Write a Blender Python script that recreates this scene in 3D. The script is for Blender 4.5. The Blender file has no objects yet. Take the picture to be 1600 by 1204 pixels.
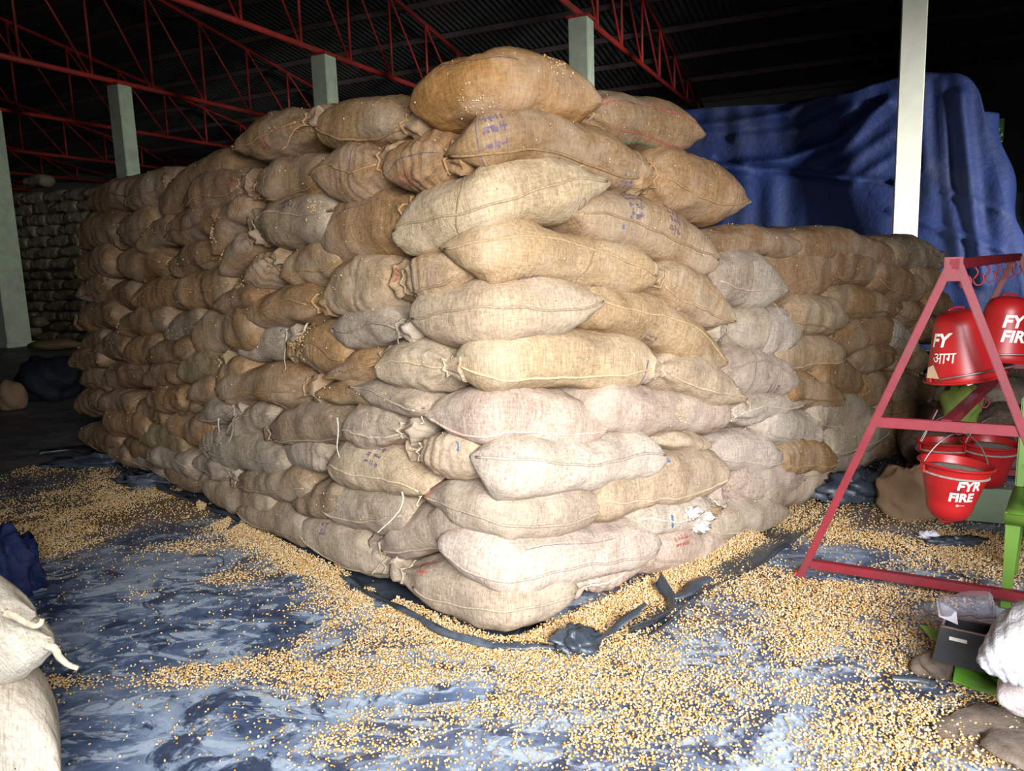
import bpy, bmesh, math, random
import numpy as np
from mathutils import Vector, Matrix
rng = np.random.default_rng(7)
random.seed(7)
SC = bpy.context.scene
COL = SC.collection
# ------------------------------------------------------------------ camera
FOC = 1200.0
TH = math.radians(8.9); RO = math.radians(2.0)
CAM = np.array([0, 0, 1.55])
Fv = np.array([0, math.cos(TH), -math.sin(TH)])
R0 = np.array([1.0, 0, 0]); U0 = np.array([0, math.sin(TH), math.cos(TH)])
Rv = math.cos(RO)*R0 - math.sin(RO)*U0
Uv = math.sin(RO)*R0 + math.cos(RO)*U0
cd = bpy.data.cameras.new('camera'); cam = bpy.data.objects.new('camera', cd); COL.objects.link(cam)
cd.sensor_width = 36; cd.lens = 36*FOC/1600; cd.clip_start = .05; cd.clip_end = 300
M = Matrix(((Rv[0], Uv[0], -Fv[0], CAM[0]), (Rv[1], Uv[1], -Fv[1], CAM[1]), (Rv[2], Uv[2], -Fv[2], CAM[2]), (0, 0, 0, 1)))
cam.matrix_world = M
SC.camera = cam
# ------------------------------------------------------------------ light
SC.view_settings.view_transform = 'Standard'; SC.view_settings.look = 'None'
SC.view_settings.gamma = 1; SC.view_settings.use_curve_mapping = False
SC.view_settings.exposure = -0.92
W = bpy.data.worlds.new('world'); SC.world = W; W.use_nodes = True
bg = W.node_tree.nodes['Background']; bg.inputs[0].default_value = (.80, .92, 1, 1); bg.inputs[1].default_value = 0.3
def area(name, loc, target, sx, sy, power, color):
    ld = bpy.data.lights.new(name, 'AREA'); ld.shape = 'RECTANGLE'; ld.size = sx; ld.size_y = sy
    ld.energy = power; ld.color = color
    o = bpy.data.objects.new(name, ld); COL.objects.link(o); o.location = loc
    o.rotation_euler = (Vector(target)-Vector(loc)).to_track_quat('-Z', 'Y').to_euler()
    return o
# daylight through the open doorway behind the photographer and the side opening on the right, then an added high fill
d_ = area('doorway_daylight', (.85, -1.15, 1.95), (.62, 2.4, .15), 2.4, 1.7, 400, (.96, .98, 1.0)); d_.data.spread = math.radians(91)
d_ = area('side_opening_daylight', (14.0, 2.2, 2.0), (6.4, 12.0, 2.0), 1.6, 1.8, 290, (.96, .98, .93)); d_.data.spread = math.radians(32)
d_ = area('high_side_fill', (12.5, 3.4, 4.9), (-8.5, 16.5, 3.9), 1.6, 1.0, 120, (.90, 1.0, .86)); d_.data.spread = math.radians(46)  # added fill for the far-left columns and pale stack, no opening behind it

# ------------------------------------------------------------------ projection helpers (pixel of the 1600 x 1204 frame -> point in the place)
def ray(x, y): return Fv*FOC + Rv*(x-800) - Uv*(y-602)
def ground(x, y, z=0.0):
    d = ray(x, y); return CAM + d*(z-CAM[2])/d[2]
def vplane(x, y, p0, dr):
    d = ray(x, y); n = np.array([dr[1], -dr[0], 0]); return CAM + d*((n@(np.array(p0)-CAM))/(n@d))
def atdepth(x, y, D): return CAM + ray(x, y)*D/FOC
def unit(v): v = np.array(v, float); return v/np.linalg.norm(v)

# ------------------------------------------------------------------ mesh helpers
def tag(o, label=None, cat=None, group=None, kind=None):
    if label: o['label'] = label
    if cat: o['category'] = cat
    if group: o['group'] = group
    if kind: o['kind'] = kind
    return o
def mesh(name, verts, faces, mat, parent=None, smooth=True, uv=None):
    me = bpy.data.meshes.new(name)
    verts = np.asarray(verts, dtype=np.float32)
    if isinstance(faces, np.ndarray):
        nf, k = faces.shape
        me.vertices.add(len(verts)); me.vertices.foreach_set('co', verts.ravel())
        me.loops.add(nf*k); me.loops.foreach_set('vertex_index', faces.astype(np.int32).ravel())
        me.polygons.add(nf); me.polygons.foreach_set('loop_start', np.arange(0, nf*k, k, dtype=np.int32))
        me.update(calc_edges=True)
    else:
        me.from_pydata(verts.tolist(), [], faces)
    if uv is not None:
        l = me.uv_layers.new(name='UVMap')
        li = np.zeros(len(me.loops), np.int32); me.loops.foreach_get('vertex_index', li)
        l.data.foreach_set('uv', np.asarray(uv, np.float32)[li].ravel())
    if smooth: me.polygons.foreach_set('use_smooth', np.ones(len(me.polygons), bool))
    me.update()
    o = bpy.data.objects.new(name, me); COL.objects.link(o)
    if mat: me.materials.append(mat)
    if parent: o.parent = parent
    return o
def grid_faces(nu, nv, closed_v=False):
    i = np.arange(nu-1)[:, None]; j = np.arange(nv if closed_v else nv-1)[None, :]
    j2 = (j+1) % nv
    return np.stack([(i*nv+j)+0*j, (i+1)*nv+j, (i+1)*nv+j2, i*nv+j2], -1).reshape(-1, 4)
def tube_data(pts, r, n=8, caps=True):
    pts = np.asarray(pts, float); m = len(pts)
    r = np.full(m, r) if np.isscalar(r) else np.asarray(r)
    tg = np.gradient(pts, axis=0); tg /= np.linalg.norm(tg, axis=1)[:, None]+1e-12
    ref = np.array([0, 0, 1.0]) if abs(tg[0][2]) < .9 else np.array([1.0, 0, 0])
    V = []
    a = np.cross(tg[0], ref); a /= np.linalg.norm(a)
    for k in range(m):
        a = a - tg[k]*(a@tg[k]); a /= np.linalg.norm(a)+1e-12
        b = np.cross(tg[k], a)
        an = np.arange(n)*2*math.pi/n
        V.append(pts[k] + r[k]*(np.cos(an)[:, None]*a + np.sin(an)[:, None]*b))
    V = np.concatenate(V); Fc = grid_faces(m, n, True).tolist()
    if caps: Fc += [list(range(n)), list(range((m-1)*n, m*n))[::-1]]
    return V, Fc
def tube(name, pts, r, mat, parent=None, n=8):
    V, Fc = tube_data(pts, r, n); return mesh(name, V, Fc, mat, parent)
def box_data(c, ax, ay, az, hx, hy, hz, bev=0):
    c = np.array(c, float); V = []
    for sx in (-1, 1):
        for sy in (-1, 1):
            for sz in (-1, 1): V.append(c+np.array(ax)*hx*sx+np.array(ay)*hy*sy+np.array(az)*hz*sz)
    Fc = [[0, 1, 3, 2], [4, 6, 7, 5], [0, 4, 5, 1], [2, 3, 7, 6], [0, 2, 6, 4], [1, 5, 7, 3]]
    return V, Fc
def box(name, c, hx, hy, hz, mat, parent=None, ax=(1, 0, 0), ay=(0, 1, 0), az=(0, 0, 1), bev=.004):
    V, Fc = box_data(c, ax, ay, az, hx, hy, hz)
    o = mesh(name, V, Fc, mat, parent, smooth=False)
    if bev:
        bm = bmesh.new(); bm.from_mesh(o.data)
        bmesh.ops.recalc_face_normals(bm, faces=bm.faces)
        bmesh.ops.bevel(bm, geom=bm.edges[:], offset=bev, segments=2, affect='EDGES'); bm.to_mesh(o.data); bm.free()
    return o
def bar(name, p, q, w, h, mat, parent=None, bev=.003):
    p = np.array(p); q = np.array(q); d = unit(q-p); s = unit(np.cross(d, [0, 0, 1])) if abs(d[2]) < .98 else np.array([1., 0, 0]); u = np.cross(s, d)
    return box(name, (p+q)/2, np.linalg.norm(q-p)/2, w/2, h/2, mat, parent, d, s, u, bev)
def empty(name, loc=(0, 0, 0)):
    o = bpy.data.objects.new(name, None); COL.objects.link(o); o.location = loc; o.empty_display_size = .1
    bpy.context.view_layer.update()
    return o
def reparent(o, root):
    o.parent = root; o.matrix_parent_inverse = Matrix.Translation(-Vector(root.location)); return o
def solidify(o, t):
    m = o.modifiers.new('thickness', 'SOLIDIFY'); m.thickness = t; m.offset = 0; return o

# ------------------------------------------------------------------ materials
class NT:
    def __init__(s, name):
        s.m = bpy.data.materials.new(name); s.m.use_nodes = True; s.t = s.m.node_tree
        s.b = s.t.nodes['Principled BSDF']
    def n(s, typ, **kw):
        nd = s.t.nodes.new(typ)
        for k, v in kw.items():
            if k.startswith('i_'):
                key = k[2:]; key = int(key) if key.isdigit() else key.replace('_', ' ')
                nd.inputs[key].default_value = v
            else: setattr(nd, k, v)
        return nd
    def l(s, a, b): s.t.links.new(a, b)
    def noise(s, vec, scale, detail=4, rough=.55, dist=0):
        nd = s.n('ShaderNodeTexNoise', i_Scale=scale, i_Detail=detail, i_Roughness=rough, i_Distortion=dist)
        if vec is not None: s.l(vec, nd.inputs['Vector'])
        return nd.outputs['Fac']
    def ramp(s, fac, stops):
        nd = s.n('ShaderNodeValToRGB'); e = nd.color_ramp.elements
        while len(e) < len(stops): e.new(.5)
        for k, (p, c) in enumerate(stops):
            e[k].position = p; e[k].color = c if len(c) == 4 else (*c, 1)
        s.l(fac, nd.inputs[0]); return nd.outputs[0]
    def mix(s, fac, a, b, mode='MIX'):
        nd = s.n('ShaderNodeMix', data_type='RGBA', blend_type=mode)
        for sock, v in ((nd.inputs['Factor'], fac), (nd.inputs['A'], a), (nd.inputs['B'], b)):
            if hasattr(v, 'is_linked'): s.l(v, sock)
            elif isinstance(v, (int, float)): sock.default_value = v
            else: sock.default_value = v if len(v) == 4 else (*v, 1)
        return nd.outputs['Result']
    def math(s, op, a, b=0.0, c=None, clamp=False):
        nd = s.n('ShaderNodeMath', operation=op, use_clamp=clamp)
        for k, v in enumerate((a, b)):
            if hasattr(v, 'is_linked'): s.l(v, nd.inputs[k])
            else: nd.inputs[k].default_value = v
        return nd.outputs[0]
    def mapping(s, vec, scale):
        nd = s.n('ShaderNodeMapping'); nd.inputs['Scale'].default_value = scale; s.l(vec, nd.inputs[0]); return nd.outputs[0]
    def bump(s, h, strength=.5, dist=.01, normal=None):
        nd = s.n('ShaderNodeBump', i_Strength=strength, i_Distance=dist); s.l(h, nd.inputs['Height'])
        if normal is not None: s.l(normal, nd.inputs['Normal'])
        return nd.outputs[0]
    def base(s, v):
        if hasattr(v, 'is_linked'): s.l(v, s.b.inputs['Base Color'])
        else: s.b.inputs['Base Color'].default_value = (*v, 1)
    def set(s, **kw):
        for k, v in kw.items():
            sock = s.b.inputs[k.replace('_', ' ')]
            if hasattr(v, 'is_linked'): s.l(v, sock)
            else: sock.default_value = v
        return s
def simple(name, col, rough=.6, var=.25, scale=8, metal=0.0, bump=.15, dirt=None):
    s = NT(name); tc = s.n('ShaderNodeTexCoord').outputs['Object']
    f = s.noise(tc, scale, 6)
    c = s.ramp(f, [(.3, tuple(x*(1-var) for x in col)), (.7, tuple(min(1, x*(1+var)) for x in col))])
    if dirt:
        f2 = s.noise(tc, scale*.45, 8, .65)
        c = s.mix(s.ramp(f2, [(.5, (0, 0, 0)), (.68, (1, 1, 1))]), c, dirt)
    s.base(c); s.set(Roughness=rough, Metallic=metal)
    if bump: s.l(s.bump(s.noise(tc, scale*6, 5), bump, .004), s.b.inputs['Normal'])
    return s.m

def mat_jute():
    s = NT('jute_cloth'); tcn = s.n('ShaderNodeTexCoord'); uv = tcn.outputs['UV']
    oi = s.n('ShaderNodeObjectInfo'); col = oi.outputs['Color']; rnd = oi.outputs['Random']
    off = s.n('ShaderNodeVectorMath', operation='ADD'); s.l(uv, off.inputs[0])
    cmb = s.n('ShaderNodeCombineXYZ'); s.l(s.math('MULTIPLY', rnd, 37.0), cmb.inputs[0]); s.l(s.math('MULTIPLY', rnd, 91.0), cmb.inputs[2]); s.l(cmb.outputs[0], off.inputs[1])
    v = off.outputs[0]
    thr_a = s.noise(s.mapping(v, (170, 12, 1)), 1.0, 4, .7)      # warp threads
    thr_b = s.noise(s.mapping(v, (12, 200, 1)), 1.0, 4, .7)      # weft threads
    thr = s.math('ADD', s.math('MULTIPLY', thr_a, .6), s.math('MULTIPLY', thr_b, .4))
    blot = s.noise(v, 4.0, 6, .6)
    fine = s.noise(v, 60, 5, .7)
    c = s.mix(s.ramp(thr, [(.36, (.60, .57, .54)), (.62, (1.22, 1.2, 1.18))]), (0, 0, 0), (1, 1, 1))
    c0 = s.mix(1.0, col, s.ramp(fine, [(.30, (.66, .63, .6)), (.55, (1.0, 1.0, 1.0))]), 'MULTIPLY')
    c1 = s.mix(1.0, c0, s.ramp(thr, [(.36, (.58, .54, .5)), (.60, (1.0, 1.0, 1.0))]), 'MULTIPLY')
    c2 = s.mix(1.0, c1, s.ramp(blot, [(.25, (.62, .58, .55)), (.5, (.95, .93, .9)), (.75, (1, 1, 1))]), 'MULTIPLY')
    # pale maize dust lying in the cloth
    dustf = s.math('MULTIPLY', s.ramp(s.noise(v, 2.2, 7, .7), [(.45, (0, 0, 0)), (.75, (1, 1, 1))]), .45)
    c3 = s.mix(dustf, c2, (.60, .52, .42))
    # specks of grain and chaff
    vo = s.n('ShaderNodeTexVoronoi', i_Scale=46.0); s.l(v, vo.inputs['Vector'])
    spot = s.math('LESS_THAN', vo.outputs['Distance'], .13)
    sep = s.n('ShaderNodeSeparateColor'); s.l(vo.outputs['Color'], sep.inputs[0])
    pick = s.math('GREATER_THAN', sep.outputs[0], .80)
    c4 = s.mix(s.math('MULTIPLY', spot, pick), c3, (.74, .60, .42))
    dk = s.math('MULTIPLY', s.math('LESS_THAN', vo.outputs['Distance'], .10), s.math('LESS_THAN', sep.outputs[1], .14))
    c5 = s.mix(dk, c4, (.09, .06, .04))
    s.base(c5); s.set(Roughness=.95); s.b.inputs['Specular IOR Level'].default_value = .12
    h = s.math('ADD', s.math('MULTIPLY', thr, .8), s.math('MULTIPLY', fine, .6))
    n1 = s.bump(h, .5, .006)
    n2 = s.bump(s.noise(v, 14, 4, .6), .45, .02, n1)
    s.l(n2, s.b.inputs['Normal'])
    return s.m
JUTE = mat_jute()
def mat_twine():
    s = NT('jute_twine'); oi = s.n('ShaderNodeObjectInfo')
    tc = s.n('ShaderNodeTexCoord').outputs['Object']
    s.base(s.mix(1.0, oi.outputs['Color'], s.ramp(s.noise(tc, 90, 3), [(.3, (.6, .57, .5)), (.7, (1, 1, 1))]), 'MULTIPLY'))
    s.set(Roughness=.95); s.b.inputs['Specular IOR Level'].default_value = .1
    s.l(s.bump(s.noise(tc, 260, 3), .6, .004), s.b.inputs['Normal'])
    return s.m
TWINE = mat_twine()
def mat_ink():
    s = NT('stencil_ink'); oi = s.n('ShaderNodeObjectInfo'); tc = s.n('ShaderNodeTexCoord').outputs['Object']
    s.base(s.mix(s.ramp(s.noise(tc, 55, 5, .7), [(.48, (.0, .0, .0)), (.72, (.8, .8, .8))]), oi.outputs['Color'], (.40, .30, .22)))
    s.set(Roughness=.9); return s.m
INK = mat_ink()
CONC = simple('painted_concrete', (.68, .74, .60), .8, .12, 5, dirt=(.55, .57, .47))
CREAM = simple('cream_painted_concrete', (.90, .88, .76), .75, .06, 4)
REDS = simple('red_oxide_steel', (.56, .045, .04), .5, .2, 3, dirt=(.30, .06, .045))
STAND = simple('red_painted_stand', (.20, .011, .020), .5, .2, 9, dirt=(.17, .025, .030))
BUCK = simple('red_bucket_enamel', (.36, .010, .011), .38, .10, 6, bump=.03)
SAND = simple('grey_sand', (.28, .26, .23), .95, .3, 60, bump=.8)
ROOF = simple('roof_sheet', (.10, .105, .10), .6, .2, 1.5, metal=.0, bump=0)
STEEL = simple('grey_purlin', (.16, .12, .11), .6, .2, 4)
WALLM = simple('grey_plaster', (.20, .20, .18), .9, .2, 1.5)
CHAIRM = simple('green_plastic', (.10, .20, .025), .45, .08, 5, bump=.02)
GREENL = simple('bright_green_plastic', (.13, .36, .03), .4, .2, 9, bump=.05, dirt=(.22, .30, .12))
BLACKP = simple('black_plastic_sheet', (.035, .045, .062), .42, .3, 7, bump=.5, dirt=(.10, .12, .15))
BLACKB = simple('black_box_plastic', (.02, .021, .024), .5, .2, 30, bump=.1)
WHITE = simple('white_ink', (.78, .74, .68), .6, .06, 20, bump=0)
DARKI = simple('dark_ink', (.05, .015, .02), .6, .1, 20, bump=0)
CLOD = simple('brown_clod', (.14, .105, .08), .95, .4, 20, bump=.8)
GLASSP = NT('clear_plastic'); GLASSP.base((.95, .93, 1.0)); GLASSP.set(Roughness=.06); GLASSP.b.inputs['Transmission Weight'].default_value = .95; GLASSP.b.inputs['IOR'].default_value = 1.08; GLASSP = GLASSP.m
PAPER = simple('white_paper', (.62, .62, .70), .8, .06, 10, bump=0)
CARD = simple('brown_card', (.25, .16, .09), .85, .15, 14, bump=.1)
LEAF = simple('foliage', (.22, .50, .10), .6, .5, 3)
WOVEN = simple('white_woven_sack', (.80, .79, .80), .6, .06, 8, bump=.4)

def mat_floor():
    s = NT('floor_sheet'); tc = s.n('ShaderNodeTexCoord').outputs['Object']
    a = s.noise(tc, 1.5, 9, .62, .8)
    base = s.ramp(a, [(.36, (.035, .060, .13)), (.47, (.085, .13, .23)), (.53, (.17, .23, .35)), (.66, (.34, .42, .54))])
    sm = s.noise(s.mapping(tc, (2.2, 4.4, 1)), 1.7, 12, .70, 1.6)          # dusty scuffs
    c = s.mix(s.ramp(sm, [(.50, (0, 0, 0)), (.55, (.75, .75, .75)), (.70, (.9, .9, .9))]), base, (.46, .55, .66))
    dk = s.noise(tc, 4.2, 12, .72, 1.1)                                    # bare dark plastic where the dust is rubbed off
    c = s.mix(s.ramp(dk, [(.41, (.95, .95, .95)), (.47, (0, 0, 0))]), c, (.022, .038, .085))
    dk2 = s.noise(tc, 15, 10, .75, .5)
    c = s.mix(s.ramp(dk2, [(.36, (.7, .7, .7)), (.44, (0, 0, 0))]), c, (.04, .06, .11))
    sy = s.n('ShaderNodeSeparateXYZ'); s.l(tc, sy.inputs[0])
    mr = s.n('ShaderNodeMapRange'); mr.inputs['From Min'].default_value = 4.6; mr.inputs['From Max'].default_value = 7.5; s.l(s.math('ADD', sy.outputs[1], s.math('MULTIPLY', a, 2.5)), mr.inputs['Value'])
    c = s.mix(s.math('MULTIPLY', mr.outputs[0], .85), c, s.ramp(pz0 := s.noise(tc, 3, 7, .6), [(.35, (.055, .05, .042)), (.65, (.15, .125, .095))]))      # earthy concrete beyond the sheet
    at = s.n('ShaderNodeAttribute', attribute_name='meal')
    pz = s.noise(tc, 5, 8, .7)
    mf = s.math('MULTIPLY', at.outputs['Fac'], s.ramp(pz, [(.30, (.2, .2, .2)), (.55, (1, 1, 1))]), clamp=True)
    vo = s.n('ShaderNodeTexVoronoi', i_Scale=95.0); s.l(tc, vo.inputs['Vector'])
    sp = s.n('ShaderNodeSeparateColor'); s.l(vo.outputs['Color'], sp.inputs[0])
    kc = s.mix(1.0, s.ramp(sp.outputs[0], [(0, (.17, .11, .055)), (1, (.44, .27, .10))]), s.ramp(vo.outputs['Distance'], [(.25, (1, 1, 1)), (.75, (.35, .3, .28))]), 'MULTIPLY')
    c = s.mix(mf, c, kc)
    s.base(c); s.set(Roughness=s.ramp(a, [(.3, (.38, .38, .38)), (.6, (.7, .7, .7))]))
    s.l(s.bump(s.noise(tc, 22, 8, .7), .35, .01), s.b.inputs['Normal'])
    return s.m
FLOORM = mat_floor()
def mat_tarp(name='blue_tarpaulin', c0=(.006, .014, .060), c1=(.018, .034, .135)):
    s = NT(name); tc = s.n('ShaderNodeTexCoord').outputs['Object']
    c = s.ramp(s.noise(s.mapping(tc, (1, 1, .35)), 1.5, 7, .65), [(.3, c0), (.7, c1)])
    c = s.mix(s.ramp(s.noise(tc, .7, 5, .6), [(.52, (0, 0, 0)), (.72, (.6, .6, .6))]), c, (.05, .055, .075))
    s.base(c); s.set(Roughness=.62); s.b.inputs['Specular IOR Level'].default_value = .25
    s.l(s.bump(s.noise(tc, 6, 8, .65), .5, .05), s.b.inputs['Normal'])
    return s.m
TARP = mat_tarp()
def mat_kernel():
    s = NT('maize_kernel'); oi = s.n('ShaderNodeObjectInfo'); r = oi.outputs['Random']
    c = s.ramp(r, [(0, (.38, .19, .055)), (.22, (.58, .31, .075)), (.45, (.64, .42, .17)), (.68, (.68, .54, .34)), (.9, (.64, .53, .39)), (1, (.30, .17, .07))])
    s.base(c); s.set(Roughness=.4); return s.m
KERN = mat_kernel()

# ------------------------------------------------------------------ building axes: e1 runs along the row of columns to the right, e2 along the trusses into the depth
a25 = math.radians(25)
e1 = np.array([math.cos(a25), -math.sin(a25), 0]); e2 = np.array([math.sin(a25), math.cos(a25), 0])
def bt(p, t, z=0.0): return e1*p + e2*t + np.array([0, 0, z])
WR, WL, TB, TF = 13.0, -42.0, 23.6, -1.9       # right, left, back, front walls
# floor as a fine grid that carries the amount of spilt meal
def smooth_noise(seed, n=26, fmin=.6, fmax=9.0):
    r = np.random.default_rng(seed); k = np.exp(r.uniform(math.log(fmin), math.log(fmax), n)); a = r.uniform(0, 2*math.pi, n); ph = r.uniform(0, 6.28, n); am = 1/np.sqrt(k)
    def f(x, y):
        o = 0
        for i in range(n): o = o + am[i]*np.sin(k[i]*(x*math.cos(a[i])+y*math.sin(a[i])) + ph[i])
        return o/math.sqrt((am**2).sum()/2)
    return f
N1 = smooth_noise(3, 30, .8, 7); N2 = smooth_noise(5, 40, 4, 34)
# blobs: pixel centre on the floor, radii in metres (across, deep), weight
BLOBS = [((1010, 1150), .95, .50, 1.25), ((1250, 1010), .80, .42, 1.25), ((1180, 940), .50, .36, 1.3), ((820, 1060), .75, .26, 1.0), ((1330, 1080), .40, .35, 1.2),
         ((640, 985), .42, .22, 1.1), ((560, 930), .38, .2, 1.0), ((470, 880), .45, .22, .9), ((560, 1060), .32, .14, .9), ((640, 1150), .25, .14, .8), ((880, 1110), .4, .2, .8),
         ((380, 905), .2, .14, .8), ((350, 850), .5, .2, .7), ((280, 800), .6, .3, .75), ((180, 780), .9, .4, .8), ((120, 820), .8, .4, .9), ((80, 740), 1.0, .9, .9), ((50, 860), .5, .35, .9),
         ((210, 930), .15, .1, .5), ((260, 1060), .22, .1, .9), ((80, 1070), .2, .08, .9), ((420, 1040), .2, .1, .7), ((350, 1130), .25, .1, .7), ((480, 1160), .3, .1, .6),
         ((1440, 800), .75, .6, .9), ((1340, 800), .45, .7, .9), ((1500, 880), .7, .3, .8), ((1280, 800), .3, .5, .9), ((1500, 960), .5, .3, .7), ((1420, 1180), .5, .25, 1.0), ((1200, 1180), .7, .25, 1.0),
         ((900, 960), .55, .30, 1.4), ((1060, 930), .4, .3, 1.3), ((700, 1200), .5, .14, .6)]
BL = [(ground(*c)[:2], rx, ry, w) for c, rx, ry, w in BLOBS]
HOLES = [((740, 1080), .26, .10, 1.0), ((1000, 1070), .13, .05, .6), ((1230, 1000), .2, .08, .7), ((1120, 1060), .25, .12, .8), ((1330, 870), .3, .12, .8), ((860, 1180), .2, .06, .7), ((640, 1090), .2, .05, .5),
         ((1190, 1130), .2, .06, .8), ((1150, 1170), .12, .06, .6), ((1370, 900), .3, .06, .6), ((1340, 830), .3, .2, .6)]
HL = [(ground(*c)[:2], rx, ry, w) for c, rx, ry, w in HOLES]
def density(x, y):
    d = 0
    for c, rx, ry, w in BL: d = d + w*np.exp(-(((x-c[0])/rx)**2 + ((y-c[1])/ry)**2))
    for c, rx, ry, w in HL: d = d - w*1.25*np.exp(-(((x-c[0])/rx/1.25)**2 + ((y-c[1])/ry/1.25)**2))
    d = d + .30*N1(x, y)*np.clip(.4+d, 0.15, 1) + .16*N2(x, y)*np.clip(.4+d, .15, 1)
    return d
nx, ny = 300, 300
gx = np.concatenate([np.linspace(-60, -6, 30)[:-1], np.linspace(-6, 5, 260), np.linspace(5, 40, 12)[1:]])
gy = np.concatenate([np.linspace(-12, .8, 10)[:-1], np.linspace(.8, 9, 240), np.linspace(9, 60, 30)[1:]])
GX, GY = np.meshgrid(gx, gy, indexing='ij')
FV = np.stack([GX, GY, np.zeros_like(GX)], -1).reshape(-1, 3)
FV[:, 2] = .004*N1(FV[:, 0]*1.5, FV[:, 1]*1.5)*np.exp(-((FV[:, 0]/6)**2)) - .006
# clip floor to the hall
pe = FV@e1; te = FV@e2
pe2 = np.clip(pe, WL, WR+3); te2 = np.clip(te, TF-2, TB)
FV[:, :2] = (np.outer(pe2, e1)+np.outer(te2, e2))[:, :2]
floor = mesh('floor', FV, grid_faces(len(gx), len(gy)), FLOORM)
floor['kind'] = 'structure'
at = floor.data.attributes.new('meal', 'FLOAT', 'POINT')
dn = density(FV[:, 0], FV[:, 1])
at.data.foreach_set('value', (np.clip(dn-.38, 0, 1)*1.5).clip(0, 1)*np.clip((FV[:, 1]-2.6)/2.2, .12, 1).astype(np.float32))

# walls
def wall_quads(name, p0, p1, z1, openings, mat, thick=.2):
    """wall between ground points p0-p1 with rectangular openings (a0,a1,z0,z1) along its length, built with thickness"""
    p0 = np.array(p0); p1 = np.array(p1); L = np.linalg.norm(p1-p0); d = (p1-p0)/L; n = np.array([d[1], -d[0], 0])*thick
    xs = sorted({0, L, *[o[0] for o in openings], *[o[1] for o in openings]}); zs = sorted({-.05, z1, *[o[2] for o in openings], *[o[3] for o in openings]})
    V = []; Fc = []
    for i in range(len(xs)-1):
        for j in range(len(zs)-1):
            cx = (xs[i]+xs[i+1])/2; cz = (zs[j]+zs[j+1])/2
            if any(o[0] < cx < o[1] and o[2] < cz < o[3] for o in openings): continue
            b = len(V)
            for k in (0, 1):
                for (x, z) in ((xs[i], zs[j]), (xs[i+1], zs[j]), (xs[i+1], zs[j+1]), (xs[i], zs[j+1])): V.append(p0+d*x+n*k+np.array([0, 0, z]))
            Fc += [[b, b+1, b+2, b+3], [b+7, b+6, b+5, b+4], [b, b+4, b+5, b+1], [b+1, b+5, b+6, b+2], [b+2, b+6, b+7, b+3], [b+3, b+7, b+4, b]]
    o = mesh(name, V, Fc, mat, smooth=False); o['kind'] = 'structure'; return o
EZ, RZ, RT = 6.1, 8.3, 11.0
def wpx(x, y, t):      # pixel -> (p, z) on the back wall plane
    q = vplane(x, y, bt(0, t), e1); return q@e1, q[2]
w0 = wpx(1541, 187, TB); w1 = wpx(1568, 222, TB)
wall_quads('wall_back', bt(WL, TB), bt(WR, TB), EZ+.1, [(w0[0]-WL, w1[0]-WL, w1[1], w0[1])], WALLM, -.2)
def rpx(x, y):
    q = vplane(x, y, bt(WR, 0), e2); return q@e2, q[2]
r0 = rpx(1593, 480); r1 = rpx(1700, 620)
wall_quads('wall_right', bt(WR, TB), bt(WR, TF), RZ, [(TB-15.5, TB-12.6, .9, 3.2), (TB-r0[0], TB-r0[0]+1.6, .9, 2.2)] if False else [(TB-9.6, TB-6.2, .2, 3.5)], WALLM, -.2)
wall_quads('wall_left', bt(WL, TF), bt(WL, TB), RZ, [], WALLM, -.2)
wall_quads('wall_front', bt(WR, TF), bt(WL, TF), EZ+.1, [(WR-3.0, WR+2.2, 0, 2.75)], WALLM, -.2)
# corrugated roof: two slopes, real corrugation
def roof(name, t0, z0, t1, z1):
    n = int((WR-WL)/.15)*4; ps = np.linspace(WL-.5, WR+.5, n); zz = .018*np.cos(np.arange(n)*math.pi/2)
    V = []
    for t, z in ((t0, z0), (t1, z1)):
        V.append(np.outer(ps, e1) + e2*t + np.stack([0*ps, 0*ps, z+zz], -1))
    V = np.stack(V, 1).reshape(-1, 3)
    o = mesh(name, V, grid_faces(n, 2), ROOF, smooth=False); o['kind'] = 'structure'; return o
ceil = roof('ceiling', TB+.4, EZ, RT, RZ); roof('ceiling', TF-.4, EZ-.2, RT, RZ)
for k in range(9):
    t = RT + .35 + k*1.5; z = RZ - (RZ-EZ)*(t-RT)/(TB-RT) - .10
    bar('purlin', bt(WL, t, z), bt(WR, t, z), .07, .12, STEEL, ceil, 0)
for k in range(8):
    t = RT - .35 - k*1.5; z = RZ - (RZ-EZ+.2)*(RT-t)/(RT-TF) - .10
    bar('purlin', bt(WL, t, z), bt(WR, t, z), .07, .12, STEEL, ceil, 0)

# columns
COLP = {i: np.array([13.7*(.1-.346*i), 13.7*(1+.125*i), 0]) for i in range(-1, 8)}
COLP[3] = ground(20, 541)
CLAB = {-1: 'bright cream square column rising in front of the blue tarpaulin', 0: 'greenish concrete column right of the topmost sack, behind the stack', 1: 'greenish concrete column standing behind the left shoulder of the stack',
        2: 'pale green column behind the far left part of the stack', 3: 'pale green column at the left edge of the picture, down to the floor'}
for i in range(-1, 4):
    p = COLP[i]; root = empty('column', p)
    tag(root, CLAB[i], 'column', 'columns in a row through the hall')
    w = .17 if i < 3 else .30
    c = box('shaft', p+np.array([0, 0, 2.79]), w, w, 2.79, CREAM if i == -1 else CONC, None, e1, e2, (0, 0, 1), .012); reparent(c, root)
    c = box('cap_plate', p+np.array([0, 0, 5.60]), w+.03, w+.03, .02, REDS, None, e1, e2, (0, 0, 1), .004); reparent(c, root)
    if i == 3:
        c = box('plinth', p+np.array([0, 0, .05]), w+.06, w+.06, .05, CONC, None, e1, e2, (0, 0, 1), .01); reparent(c, root)
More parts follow.
